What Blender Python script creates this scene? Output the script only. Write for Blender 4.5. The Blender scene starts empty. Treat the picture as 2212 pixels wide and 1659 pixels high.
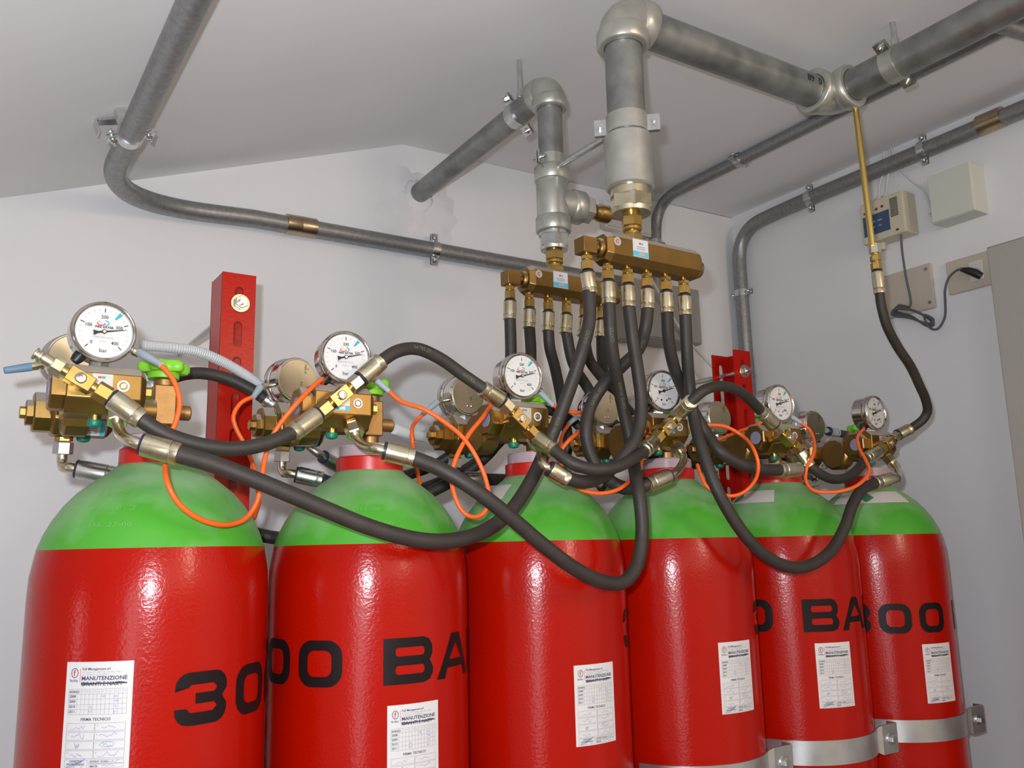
import bpy, bmesh, math, random
from math import sin, cos, pi, radians, sqrt
from mathutils import Vector, Matrix

random.seed(4)
S = bpy.context.scene
COL = S.collection
V = Vector

# ------------------------------------------------------------------ camera, world, light, exposure
CAM = V((-0.2264, -1.1468, 1.45))
yaw, pitch, roll = 0.5773, 0.1841, -0.0232
fw = V((sin(yaw)*cos(pitch), cos(yaw)*cos(pitch), sin(pitch)))
rt = V((cos(yaw), -sin(yaw), 0)); up = rt.cross(fw)
r2 = rt*cos(roll) + up*sin(roll); u2 = up*cos(roll) - rt*sin(roll)
cd = bpy.data.cameras.new('camera'); cam = bpy.data.objects.new('camera', cd); COL.objects.link(cam)
cd.sensor_width = 36.0; cd.lens = 36.0*1908.3/2212; cd.clip_start = 0.02; cd.clip_end = 50
cam.matrix_world = Matrix(((r2.x, u2.x, -fw.x, CAM.x), (r2.y, u2.y, -fw.y, CAM.y), (r2.z, u2.z, -fw.z, CAM.z), (0, 0, 0, 1)))
S.camera = cam
S.view_settings.view_transform = 'Standard'; S.view_settings.look = 'None'
S.view_settings.gamma = 1.0; S.view_settings.use_curve_mapping = False
S.view_settings.exposure = -0.04
W = bpy.data.worlds.new('daylight'); S.world = W; W.use_nodes = True
bg = W.node_tree.nodes['Background']; bg.inputs[0].default_value = (0.90, 0.955, 1.0, 1); bg.inputs[1].default_value = 9.0
def area(name, loc, target, sx, sy, power, color):
    l = bpy.data.lights.new(name, 'AREA'); l.shape = 'RECTANGLE'; l.size = sx; l.size_y = sy; l.energy = power; l.color = color
    o = bpy.data.objects.new(name, l); COL.objects.link(o); o.location = loc
    o.rotation_euler = (V(target)-V(loc)).to_track_quat('-Z', 'Y').to_euler(); return o
FL = CAM - r2*0.042 + u2*0.060 - fw*0.01
area('camera_flash', FL, FL+fw, 0.030, 0.02, 11.8, (0.90, 0.955, 1.04))
def bulb(name, loc, power, color, r):
    l = bpy.data.lights.new(name, 'POINT'); l.energy = power; l.color = color; l.shadow_soft_size = r
    o = bpy.data.objects.new(name, l); COL.objects.link(o); o.location = loc
area('added_soft_fill', (0.45, -2.55, 1.98), (0.85, -1.35, 1.35), 2.2, 0.9, 9.0, (1.0, 0.83, 0.64))  # added warm fill panel for soft ambient light, not a fixture of the room
area('added_left_fill', (-1.35, -2.5, 1.25), (0.6, 0.0, 1.3), 0.55, 1.5, 11.0, (0.92, 0.95, 1.0))  # added bluish fill to brighten the lower right wall; front wall has no door
bulb('ceiling_lamp', (0.95, -2.3, 2.10), 23.0, (1.0, 0.81, 0.60), 0.14)

# ------------------------------------------------------------------ materials
def mat(name, c, rough=0.5, metal=0.0, var=0.0, vscale=12.0, c2=None, bump=0.0, bscale=200.0, rvar=0.0, coat=0.0, stretch=None, spec=0.5):
    m = bpy.data.materials.new(name); m.use_nodes = True
    nt = m.node_tree; b = nt.nodes['Principled BSDF']
    b.inputs['Base Color'].default_value = (*c, 1); b.inputs['Roughness'].default_value = rough
    b.inputs['Metallic'].default_value = metal; b.inputs['Coat Weight'].default_value = coat; b.inputs['Coat Roughness'].default_value = 0.12
    b.inputs['Specular IOR Level'].default_value = spec
    tc = nt.nodes.new('ShaderNodeTexCoord'); mp = nt.nodes.new('ShaderNodeMapping'); nt.links.new(tc.outputs['Object'], mp.inputs[0])
    if stretch: mp.inputs['Scale'].default_value = stretch
    if var > 0 or c2:
        n = nt.nodes.new('ShaderNodeTexNoise'); n.inputs['Scale'].default_value = vscale; n.inputs['Detail'].default_value = 4
        nt.links.new(mp.outputs[0], n.inputs['Vector'])
        r = nt.nodes.new('ShaderNodeValToRGB'); r.color_ramp.elements[0].position = 0.33; r.color_ramp.elements[1].position = 0.67
        a2 = c2 if c2 else tuple(min(1, x*(1+var)) for x in c); a1 = c if c2 else tuple(x*(1-var) for x in c)
        r.color_ramp.elements[0].color = (*a1, 1); r.color_ramp.elements[1].color = (*a2, 1)
        nt.links.new(n.outputs[0], r.inputs[0]); nt.links.new(r.outputs[0], b.inputs['Base Color'])
        if rvar > 0:
            q = nt.nodes.new('ShaderNodeMapRange'); q.inputs['To Min'].default_value = max(0.02, rough-rvar); q.inputs['To Max'].default_value = rough+rvar
            nt.links.new(n.outputs[0], q.inputs[0]); nt.links.new(q.outputs[0], b.inputs['Roughness'])
    if bump > 0:
        n2 = nt.nodes.new('ShaderNodeTexNoise'); n2.inputs['Scale'].default_value = bscale; n2.inputs['Detail'].default_value = 2
        nt.links.new(tc.outputs['Object'], n2.inputs['Vector'])
        bp = nt.nodes.new('ShaderNodeBump'); bp.inputs['Strength'].default_value = bump; bp.inputs['Distance'].default_value = 0.001
        nt.links.new(n2.outputs[0], bp.inputs['Height']); nt.links.new(bp.outputs[0], b.inputs['Normal'])
    return m

M = {}
M['wall'] = mat('wall_paint', (0.765, 0.76, 0.77), 0.85, var=0.02, vscale=1.5, bump=0.12, bscale=160)
M['ceiling'] = mat('ceiling_paint', (0.83, 0.815, 0.815), 0.9, var=0.065, vscale=1.1, bump=0.12, bscale=130)
M['floor'] = mat('floor_concrete', (0.42, 0.40, 0.38), 0.6, var=0.1, vscale=6)
M['plaster'] = mat('rough_plaster', (0.73, 0.72, 0.73), 0.9, var=0.05, vscale=20, bump=0.5, bscale=45)
M['red'] = mat('red_enamel', (0.375, 0.0045, 0.0002), 0.20, bump=0.28, bscale=280, spec=0.30, var=0.03, vscale=3)
M['redpost'] = mat('red_post_paint', (0.44, 0.008, 0.002), 0.28, bump=0.22, bscale=150, spec=0.22)
M['rednk'] = mat('red_neck_paint', (0.55, 0.012, 0.008), 0.35, bump=0.1, bscale=200)
M['lime'] = mat('lime_plastic', (0.22, 0.60, 0.03), 0.4)
M['clear'] = mat('milky_sleeve', (0.56, 0.42, 0.46), 0.25, coat=0.4)
M['brass'] = mat('brass', (0.31, 0.19, 0.060), 0.38, 1.0, var=0.10, vscale=30, rvar=0.06, bump=0.04, bscale=500)
M['plainbrass'] = mat('brass', (0.47, 0.30, 0.09), 0.36, 1.0, var=0.10, vscale=30, rvar=0.06, bump=0.04, bscale=500)
M['forged'] = mat('forged_brass', (0.40, 0.23, 0.09), 0.45, 0.9, var=0.12, vscale=60, bump=0.15, bscale=300)
M['gold'] = mat('yellow_brass_nut', (0.56, 0.38, 0.12), 0.28, 1.0, var=0.08, vscale=40, rvar=0.05)
M['zincy'] = mat('yellow_zinc', (0.62, 0.55, 0.36), 0.28, 1.0, var=0.12, vscale=60, rvar=0.08, c2=(0.70, 0.66, 0.52))
M['zinc'] = mat('bright_zinc', (0.66, 0.68, 0.68), 0.28, 1.0, var=0.08, vscale=60, rvar=0.08)
M['galv'] = mat('galvanised_pipe', (0.22, 0.225, 0.22), 0.40, 0.75, vscale=22, c2=(0.36, 0.365, 0.355), rvar=0.08, bump=0.08, bscale=150)
M['galvfit'] = mat('galvanised_fitting', (0.46, 0.46, 0.42), 0.36, 0.75, vscale=26, c2=(0.57, 0.57, 0.52), rvar=0.08, bump=0.15, bscale=160)
M['conduit'] = mat('steel_conduit', (0.25, 0.255, 0.26), 0.42, 0.7, vscale=120, c2=(0.33, 0.33, 0.33), bump=0.06, bscale=400)
M['strap'] = mat('galvanised_strap', (0.48, 0.50, 0.51), 0.36, 0.85, vscale=25, c2=(0.60, 0.61, 0.61), rvar=0.08)
M['bronze'] = mat('nickel_sleeve', (0.45, 0.36, 0.24), 0.3, 1.0, var=0.08, vscale=40)
M['tube'] = mat('yellow_brass_tube', (0.66, 0.50, 0.16), 0.28, 1.0)
M['rubber'] = mat('black_rubber', (0.030, 0.0245, 0.021), 0.55, var=0.15, vscale=40, bump=0.12, bscale=600)
M['collar'] = mat('blue_black_collar', (0.02, 0.022, 0.045), 0.4)
M['orange'] = mat('orange_cable', (0.90, 0.13, 0.014), 0.42)
M['boot'] = mat('grey_boot', (0.36, 0.42, 0.47), 0.5)
M['bluecap'] = mat('blue_grey_boot', (0.16, 0.27, 0.40), 0.5)
M['black'] = mat('black_plastic', (0.012, 0.012, 0.014), 0.4)
M['chrome'] = mat('polished_steel', (0.66, 0.63, 0.60), 0.13, 1.0)
M['plate'] = mat('brushed_plate', (0.58, 0.50, 0.36), 0.30, 1.0, var=0.1, vscale=20)  # stainless steel; its warm reflection is put into the base colour
M['dial'] = mat('dial_white', (0.66, 0.65, 0.63), 0.6)
M['ink'] = mat('black_ink', (0.02, 0.02, 0.025), 0.6)
M['pen'] = mat('blue_pen', (0.22, 0.25, 0.50), 0.7)
M['greyink'] = mat('grey_ink', (0.33, 0.33, 0.37), 0.7)
M['navyink'] = mat('navy_ink', (0.05, 0.05, 0.09), 0.7)
M['redink'] = mat('red_ink', (0.70, 0.05, 0.07), 0.6)
M['teal'] = mat('teal_paint', (0.03, 0.36, 0.46), 0.5)
M['sky'] = mat('light_blue_print', (0.08, 0.50, 0.70), 0.5)
M['paper'] = mat('sticker_paper', (0.66, 0.65, 0.65), 0.55)
M['silverlabel'] = mat('silver_label', (0.52, 0.50, 0.46), 0.35, 0.3)
M['letter'] = mat('letter_black', (0.010, 0.006, 0.007), 0.45, spec=0.2)
M['green'] = mat('green_cap', (0.0, 0.20, 0.12), 0.4)
M['corr'] = mat('grey_corrugated', (0.55, 0.57, 0.58), 0.45)
M['cream'] = mat('cream_plastic', (0.60, 0.55, 0.42), 0.5)
M['offwhite'] = mat('off_white_plastic', (0.62, 0.64, 0.56), 0.5)
M['beige'] = mat('beige_plastic', (0.52, 0.46, 0.38), 0.55)
M['panel'] = mat('blue_panel', (0.045, 0.085, 0.17), 0.45)
M['cabinet'] = mat('cabinet_grey', (0.34, 0.33, 0.30), 0.55)
M['greybox'] = mat('grey_box', (0.34, 0.33, 0.32), 0.5)
M['whitecable'] = mat('white_cable', (0.66, 0.66, 0.66), 0.5)
M['cord'] = mat('grey_cord', (0.10, 0.10, 0.11), 0.5)
M['lilac'] = mat('lilac_plug', (0.26, 0.24, 0.36), 0.5)
M['slot'] = mat('dark_slot', (0.02, 0.02, 0.02), 0.7)
M['led'] = mat('red_indicator', (0.22, 0.03, 0.02), 0.4)
M['yellow'] = mat('yellow_label', (0.75, 0.58, 0.03), 0.5)
M['white'] = mat('white_plastic', (0.72, 0.72, 0.72), 0.5)
M['adr'] = mat('transport_label', (0.66, 0.62, 0.60), 0.5)
M['hoseprint'] = mat('hose_print', (0.13, 0.135, 0.075), 0.6)
M['stamp'] = mat('stamped_green', (0.15, 0.42, 0.11), 0.35)
M['dkgreen'] = mat('label_green', (0.05, 0.24, 0.12), 0.5)
# green shoulder with settled dust on the upward faces
def dusty_green():
    m = mat('dusty_green_enamel', (0.07, 0.36, 0.028), 0.36, bump=0.06, bscale=260)
    nt = m.node_tree; b = nt.nodes['Principled BSDF']
    tc = nt.nodes.new('ShaderNodeTexCoord'); n = nt.nodes.new('ShaderNodeTexNoise'); n.inputs['Scale'].default_value = 14; n.inputs['Detail'].default_value = 3
    nt.links.new(tc.outputs['Object'], n.inputs['Vector'])
    g = nt.nodes.new('ShaderNodeNewGeometry'); sx = nt.nodes.new('ShaderNodeSeparateXYZ'); nt.links.new(g.outputs['Normal'], sx.inputs[0])
    ma = nt.nodes.new('ShaderNodeMath'); ma.operation = 'MULTIPLY_ADD'; ma.inputs[1].default_value = 1.5; nt.links.new(n.outputs[0], ma.inputs[0]); nt.links.new(sx.outputs['Z'], ma.inputs[2])
    r = nt.nodes.new('ShaderNodeMapRange'); r.inputs['From Min'].default_value = 1.08; r.inputs['From Max'].default_value = 1.75; r.inputs['To Max'].default_value = 0.72
    nt.links.new(ma.outputs[0], r.inputs[0])
    mx = nt.nodes.new('ShaderNodeMix'); mx.data_type = 'RGBA'; mx.inputs['A'].default_value = (0.07, 0.36, 0.028, 1); mx.inputs['B'].default_value = (0.36, 0.50, 0.33, 1)
    nt.links.new(r.outputs[0], mx.inputs['Factor']); nt.links.new(mx.outputs['Result'], b.inputs['Base Color'])
    r2_ = nt.nodes.new('ShaderNodeMapRange'); r2_.inputs['To Min'].default_value = 0.32; r2_.inputs['To Max'].default_value = 0.7; nt.links.new(r.outputs[0], r2_.inputs[0]); nt.links.new(r2_.outputs[0], b.inputs['Roughness'])
    return m
M['greenpaint'] = dusty_green()
def glass():
    m = bpy.data.materials.new('gauge_glass'); m.use_nodes = True; nt = m.node_tree; nt.nodes.clear()
    o = nt.nodes.new('ShaderNodeOutputMaterial'); t = nt.nodes.new('ShaderNodeBsdfTransparent'); g = nt.nodes.new('ShaderNodeBsdfGlossy')
    g.inputs['Roughness'].default_value = 0.03; lw = nt.nodes.new('ShaderNodeLayerWeight'); f = nt.nodes.new('ShaderNodeMath'); f.operation = 'POWER'; f.inputs[1].default_value = 4.0; nt.links.new(lw.outputs['Facing'], f.inputs[0]); lw.inputs[0].default_value = 0.5; x = nt.nodes.new('ShaderNodeMixShader')
    nt.links.new(f.outputs[0], x.inputs[0]); nt.links.new(t.outputs[0], x.inputs[1]); nt.links.new(g.outputs[0], x.inputs[2]); nt.links.new(x.outputs[0], o.inputs[0])
    return m
M['glass'] = glass()
def settle_dust(m, col, lo, hi, amt):   # grey dust lying on upward facing metal
    nt = m.node_tree; b = nt.nodes['Principled BSDF']; src = b.inputs['Base Color'].links[0].from_socket
    g = nt.nodes.new('ShaderNodeNewGeometry'); sx = nt.nodes.new('ShaderNodeSeparateXYZ'); nt.links.new(g.outputs['Normal'], sx.inputs[0])
    r = nt.nodes.new('ShaderNodeMapRange'); r.inputs['From Min'].default_value = lo; r.inputs['From Max'].default_value = hi; r.inputs['To Max'].default_value = amt; nt.links.new(sx.outputs['Z'], r.inputs[0])
    mx = nt.nodes.new('ShaderNodeMix'); mx.data_type = 'RGBA'; mx.inputs['B'].default_value = (*col, 1); nt.links.new(src, mx.inputs['A']); nt.links.new(r.outputs[0], mx.inputs['Factor']); nt.links.new(mx.outputs['Result'], b.inputs['Base Color'])
    k = nt.nodes.new('ShaderNodeMath'); k.operation = 'SUBTRACT'; k.inputs[0].default_value = 1.0; nt.links.new(r.outputs[0], k.inputs[1]); nt.links.new(k.outputs[0], b.inputs['Metallic'])
settle_dust(M['brass'], (0.42, 0.38, 0.33), 0.35, 0.65, 0.85)

# ------------------------------------------------------------------ mesh helpers
BASE = {}
def frame(d):
    d = d.normalized(); a = V((0, 0, 1)) if abs(d.z) < 0.9 else V((1, 0, 0))
    x = a.cross(d).normalized(); return x, d.cross(x).normalized()
class G:
    def __init__(self): self.v = []; self.f = []
    def add(self, vs, fs):
        o = len(self.v); self.v += [tuple(p) for p in vs]; self.f += [tuple(i+o for i in f) for f in fs]; return self
    def rings(self, rings, caps=True):
        n = len(rings[0]); vs = [p for r in rings for p in r]; fs = []
        for k in range(len(rings)-1):
            for i in range(n):
                j = (i+1) % n; fs.append((k*n+i, k*n+j, (k+1)*n+j, (k+1)*n+i))
        if caps: fs += [tuple(range(n-1, -1, -1)), tuple((len(rings)-1)*n+i for i in range(n))]
        return self.add(vs, fs)
    def cyl(self, a, b, r0, r1=None, n=20, ch=0.0, rot=0.0):
        a, b = V(a), V(b); r1 = r0 if r1 is None else r1; d = (b-a); L = d.length; d.normalize(); x, y = frame(d)
        def ring(p, r): return [p + x*(r*cos(rot+2*pi*i/n)) + y*(r*sin(rot+2*pi*i/n)) for i in range(n)]
        R = [ring(a, r0), ring(b, r1)]
        if ch > 0: R = [ring(a, r0-ch), ring(a+d*ch, r0), ring(b-d*ch, r1), ring(b, r1-ch)]
        return self.rings(R)
    def hexn(self, a, b, af, n=6, ch=0.0008, rot=0.0): return self.cyl(a, b, af/2/cos(pi/n), None, n, ch, rot+pi/n)
    def lathe(self, prof, o=(0, 0, 0), ax=(0, 0, 1), n=32, caps=True):
        o = V(o); d = V(ax).normalized(); x, y = frame(d)
        return self.rings([[o + d*z + x*(max(r, 1e-5)*cos(2*pi*i/n)) + y*(max(r, 1e-5)*sin(2*pi*i/n)) for i in range(n)] for r, z in prof], caps)
    def box(self, c, s, ex=(1, 0, 0), ez=(0, 0, 1)):
        ex = V(ex).normalized(); ez = V(ez); ez = (ez - ex*ez.dot(ex)).normalized(); ey = ez.cross(ex); c = V(c); s = [q/2 for q in s]
        P = [c + ex*(i*s[0]) + ey*(j*s[1]) + ez*(k*s[2]) for i in (-1, 1) for j in (-1, 1) for k in (-1, 1)]
        return self.add(P, [(0, 1, 3, 2), (4, 6, 7, 5), (0, 4, 5, 1), (2, 3, 7, 6), (0, 2, 6, 4), (1, 5, 7, 3)])
    def tube(self, pts, r, n=12, caps=True):
        pts = [V(p) for p in pts]; rs = r if isinstance(r, (list, tuple)) else [r]*len(pts); R = []; x = None
        for i, p in enumerate(pts):
            t = (pts[min(i+1, len(pts)-1)] - pts[max(i-1, 0)]).normalized()
            if x is None: x, y = frame(t)
            else: x = (x - t*x.dot(t)).normalized(); y = t.cross(x)
            R.append([p + x*(rs[i]*cos(2*pi*k/n)) + y*(rs[i]*sin(2*pi*k/n)) for k in range(n)])
        return self.rings(R, caps)
    def torus(self, c, ax, R, r, n=28, m=8):
        c = V(c); d = V(ax).normalized(); x, y = frame(d); rr = []
        for i in range(n):
            e = x*cos(2*pi*i/n) + y*sin(2*pi*i/n); rr.append([c + e*(R + r*cos(2*pi*k/m)) + d*(r*sin(2*pi*k/m)) for k in range(m)])
        return self.rings(rr+[rr[0]], False)
    def arcband(self, c, R, a0, a1, z0, z1, t, n=20):   # curved band about a vertical axis; angle 0 faces -Y, + towards +X
        c = V(c); vs = []; fs = []
        for i in range(n+1):
            a = radians(a0 + (a1-a0)*i/n); e = V((sin(a), -cos(a), 0))
            vs += [c+e*R+V((0, 0, z0)), c+e*(R+t)+V((0, 0, z0)), c+e*(R+t)+V((0, 0, z1)), c+e*R+V((0, 0, z1))]
        for i in range(n):
            for k in range(4):
                l = (k+1) % 4; fs.append((4*i+k, 4*i+l, 4*i+4+l, 4*i+4+k))
        fs += [(3, 2, 1, 0), tuple(4*n+k for k in range(4))]
        return self.add(vs, fs)
    def mesh(self, name, m, base=V((0, 0, 0)), smooth=38):
        me = bpy.data.meshes.new(name); me.from_pydata([tuple(V(p)-base) for p in self.v], [], self.f); me.materials.append(M[m] if isinstance(m, str) else m)
        bm = bmesh.new(); bm.from_mesh(me); bmesh.ops.recalc_face_normals(bm, faces=bm.faces); bm.to_mesh(me); bm.free()
        if smooth:
            me.shade_smooth(); me.set_sharp_from_angle(angle=radians(smooth))
        return me
    def obj(self, name, m, parent=None, loc=None, smooth=38, bevel=0.0):
        base = BASE.get(parent.name, V((0, 0, 0))) if parent else V(loc or (0, 0, 0))
        return link(name, self.mesh(name, m, base, smooth), parent, None if parent else base, bevel)
def link(name, me, parent=None, loc=None, bevel=0.0, rot=None):
    o = bpy.data.objects.new(name, me); COL.objects.link(o)
    if parent: o.parent = parent; BASE[o.name] = BASE.get(parent.name, V((0, 0, 0)))
    elif loc is not None: BASE[o.name] = V(loc)
    if loc is not None: o.location = loc
    if rot is not None: o.rotation_euler = rot
    if bevel > 0:
        b = o.modifiers.new('bevel', 'BEVEL'); b.width = bevel; b.segments = 2; b.limit_method = 'ANGLE'; b.angle_limit = radians(35)
    return o
def tag(o, label=None, cat=None, group=None, kind=None):
    if label: o['label'] = label
    if cat: o['category'] = cat
    if group: o['group'] = group
    if kind: o['kind'] = kind
    return o
def thing(name, label, cat, loc, group=None, local=False, rot=None):
    o = bpy.data.objects.new(name, None); COL.objects.link(o); o.location = loc; o.empty_display_size = 0.02
    if rot: o.rotation_euler = rot
    BASE[o.name] = V((0, 0, 0)) if local else V(loc)
    return tag(o, label, cat, group)
def spline(pts, step=0.008):
    P = [V(p) for p in pts]; P = [P[0]*2-P[1]] + P + [P[-1]*2-P[-2]]; out = []
    for i in range(1, len(P)-2):
        a, b, c, d = P[i-1:i+3]; n = max(2, int((c-b).length/step)); al = 0.5
        t0 = 0; t1 = t0+max((b-a).length, 1e-6)**al; t2 = t1+max((c-b).length, 1e-6)**al; t3 = t2+max((d-c).length, 1e-6)**al
        for k in range(n):
            t = t1+(t2-t1)*k/n
            A1 = a*((t1-t)/(t1-t0))+b*((t-t0)/(t1-t0)); A2 = b*((t2-t)/(t2-t1))+c*((t-t1)/(t2-t1)); A3 = c*((t3-t)/(t3-t2))+d*((t-t2)/(t3-t2))
            B1 = A1*((t2-t)/(t2-t0))+A2*((t-t0)/(t2-t0)); B2 = A2*((t3-t)/(t3-t1))+A3*((t-t1)/(t3-t1))
            out.append(B1*((t2-t)/(t2-t1))+B2*((t-t1)/(t2-t1)))
    out.append(P[-2]); return out
# flat outlines with holes -> (verts2d, faces)
def fill2d(loops, thick=0.0):
    cu = bpy.data.curves.new('outline', 'CURVE'); cu.dimensions = '2D'; cu.fill_mode = 'BOTH'; cu.extrude = thick/2
    for lp in loops:
        s = cu.splines.new('POLY'); s.points.add(len(lp)-1); s.use_cyclic_u = True
        for p, q in zip(s.points, lp): p.co = (q[0], q[1], 0, 1)
    return eval_curve(cu)
def eval_curve(cu):
    o = bpy.data.objects.new('outline', cu); COL.objects.link(o)
    me = bpy.data.meshes.new_from_object(o.evaluated_get(bpy.context.evaluated_depsgraph_get()))
    vs = [tuple(v.co) for v in me.vertices]; fs = [tuple(p.vertices) for p in me.polygons]
    bpy.data.objects.remove(o); bpy.data.curves.remove(cu); bpy.data.meshes.remove(me); return vs, fs
def text2d(s, size, x=0, y=0, bold=0.0, align='LEFT', sx=1.0):
    cu = bpy.data.curves.new('print', 'FONT'); cu.body = s; cu.size = size; cu.offset = bold; cu.align_x = align; cu.fill_mode = 'FRONT'; cu.resolution_u = 2
    vs, fs = eval_curve(cu); return [(p[0]*sx+x, p[1]+y, 0) for p in vs], fs
def rrect(x0, y0, x1, y1, r, n=5, rs=None):
    rs = rs or (r, r, r, r); out = []
    for (cx, cy, a, q) in ((x1, y0, -90, rs[0]), (x1, y1, 0, rs[1]), (x0, y1, 90, rs[2]), (x0, y0, 180, rs[3])):
        ox = cx - q if cx == x1 else cx + q; oy = cy - q if cy == y1 else cy + q
        if q <= 0: out.append((cx, cy)); continue
        out += [(ox+q*cos(radians(a+90*i/n)), oy+q*sin(radians(a+90*i/n))) for i in range(n+1)]
    return out
def line2d(pts, w):
    vs = []; fs = []
    for (a, b) in zip(pts[:-1], pts[1:]):
        d = V((b[0]-a[0], b[1]-a[1], 0)); n = V((-d.y, d.x, 0)).normalized()*(w/2) if d.length > 0 else V((0, 0, 0)); k = len(vs)
        vs += [(a[0]+n.x, a[1]+n.y, 0), (a[0]-n.x, a[1]-n.y, 0), (b[0]-n.x, b[1]-n.y, 0), (b[0]+n.x, b[1]+n.y, 0)]; fs.append((k, k+1, k+2, k+3))
    return vs, fs

# ------------------------------------------------------------------ the room
XR, YB, XL, YF = 1.668, 0.56, -1.75, -3.2
RX, RZ, CZ = 0.603, 2.363, 2.3906
LZ = RZ + 0.3716*(XL-RX)
def struct(name, g, m, bevel=0.0):
    o = g.obj(name, m, None, (0, 0, 0), bevel=bevel); return tag(o, kind='structure')
g = G(); prof = [(XL-0.1, 0), (XR+0.1, 0), (XR+0.1, CZ), (RX, RZ), (XL-0.1, LZ-0.037)]
g.rings([[(x, y, z) for x, z in prof] for y in (YB, YB+0.12)]); wall_back = struct('wall_back', g, 'wall')
struct('wall_right', G().box((XR+0.06, (YF+YB)/2, CZ/2), (0.12, YB-YF, CZ)), 'wall')
WY0, WY1, WZ0, WZ1 = -0.52, -0.35, 1.14, 1.44      # small window low under the slope, left of the picture
g = G()
for y0, y1, z0, z1 in ((YF, WY0, 0, LZ-0.02), (WY1, YB, 0, LZ-0.02), (WY0, WY1, 0, WZ0), (WY0, WY1, WZ1, LZ-0.02)): g.box((XL-0.05, (y0+y1)/2, (z0+z1)/2), (0.1, y1-y0, z1-z0))
struct('wall_left', g, 'wall')
wf = G()
for y0, y1, z0, z1 in ((WY0, WY1, WZ0, WZ0+0.02), (WY0, WY1, WZ1-0.02, WZ1), (WY0, WY0+0.02, WZ0, WZ1), (WY1-0.02, WY1, WZ0, WZ1)): wf.box((XL-0.04, (y0+y1)/2, (z0+z1)/2), (0.05, y1-y0, z1-z0))
wf = struct('window_1', wf, 'white'); G().box((XL-0.045, (WY0+WY1)/2, (WZ0+WZ1)/2), (0.004, WY1-WY0-0.03, WZ1-WZ0-0.03)).obj('pane', 'glass', wf, smooth=0)
struct('wall_front', G().box(((XL+XR)/2, YF-0.05, 1.2), (XR-XL+0.2, 0.1, 2.4)), 'wall')
struct('floor', G().box(((XL+XR)/2, (YF+YB)/2, -0.05), (XR-XL+0.4, YB-YF+0.2, 0.1)), 'floor')
g = G(); prof = [(XL-0.1, LZ-0.037), (RX, RZ), (XR+0.12, CZ+0.0026), (XR+0.12, CZ+0.12), (RX, RZ+0.12), (XL-0.1, LZ+0.08)]
g.rings([[(x, y, z) for x, z in prof] for y in (YF-0.1, YB+0.12)]); struct('ceiling', g, 'ceiling')
g = G(); rnd = random.Random(3); n = 40; ring = []
for k in range(3):
    R = (0.032, 0.062, 0.088)[k]
    ring.append([(0.640 + (R*(1+0.25*rnd.random()))*cos(2*pi*i/n)*1.0, YB-(0.006, 0.004, 0.0005)[k], 2.245 + (R*(1+0.3*rnd.random()))*sin(2*pi*i/n) - 0.02*k) for i in range(n)])
g.rings(ring, False); g.obj('plaster_patch', 'plaster', wall_back)

# ------------------------------------------------------------------ gas cylinders
SP = 0.2796; ORD = ['leftmost', 'second', 'third', 'fourth', 'fifth', 'rightmost']
RC = 0.1335
def wrap(vs, R, ang=0.0): return [(R*sin(ang+x/RC), -R*cos(ang+x/RC), y) for x, y, *_ in vs]
def wrapped(name, parts, m, R, parent=None, loc=None, rotz=0.0, me=None, slice_=0.0):
    if me is None:
        bm = bmesh.new()
        for vs, fs in parts:
            bv = [bm.verts.new((p[0], p[1], 0)) for p in vs]
            for f in fs:
                try: bm.faces.new([bv[i] for i in f])
                except ValueError: pass
        if slice_ > 0:
            xs = [v.co.x for v in bm.verts]; x = min(xs)+slice_
            while x < max(xs):
                bmesh.ops.bisect_plane(bm, geom=bm.verts[:]+bm.edges[:]+bm.faces[:], plane_co=(x, 0, 0), plane_no=(1, 0, 0)); x += slice_
        for v in bm.verts:
            a = v.co.x/RC; v.co = V((R*sin(a), -R*cos(a), v.co.y))
        bmesh.ops.recalc_face_normals(bm, faces=bm.faces)
        for f in bm.faces:
            if f.normal.dot(f.calc_center_median()*V((1, 1, 0)) if False else V((f.calc_center_median().x, f.calc_center_median().y, 0))) < 0: f.normal_flip()
        me = bpy.data.meshes.new(name); bm.to_mesh(me); bm.free(); me.materials.append(M[m])
    return link(name, me, parent, loc, rot=(0, 0, rotz)), me
# lettering "300 BAR", degrees along the girth, letter height .056
LH = 0.0545; dg = RC*pi/180
def L(deg): return deg*dg
def glyph0(a, b): return [rrect(L(a), -LH/2, L(b), LH/2, 0.019, 7), rrect(L(a)+0.0135, -LH/2+0.012, L(b)-0.0135, LH/2-0.012, 0.009, 6)]
def glyph3(a, b):
    x0, x1 = L(a), L(b); h = LH/2; t = 0.0130; R = 0.015
    return [[(x0, h-R-0.004)] + [(x0+R-R*cos(radians(q)), h-R+R*sin(radians(q))) for q in (20, 45, 70, 90)] + [(x1-R+R*sin(radians(q)), h-R+R*cos(radians(q))) for q in (0, 25, 50, 75, 90)] +
            [(x1, 0.008), (x1-0.006, 0), (x1, -0.008)] + [(x1-R+R*cos(radians(q)), -h+R-R*sin(radians(q))) for q in (0, 25, 50, 75, 90)] + [(x0+R-R*sin(radians(q)), -h+R-R*cos(radians(q))) for q in (0, 25, 50, 75)] +
            [(x0, -h+R+0.002), (x0, -0.0095), (x0+t, -0.0095), (x0+t, -h+t+0.004), (x0+t+0.004, -h+t), (x1-t-0.004, -h+t), (x1-t, -h+t+0.004), (x1-t, -0.0085), (x1-t-0.003, -0.0055),
             (x0+0.022, -0.0055), (x0+0.022, 0.0055), (x1-t-0.003, 0.0055), (x1-t, 0.0085), (x1-t, h-t-0.004), (x1-t-0.004, h-t), (x0+t+0.004, h-t), (x0+t, h-t-0.004), (x0+t, 0.0115), (x0, 0.0115)]]
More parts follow.
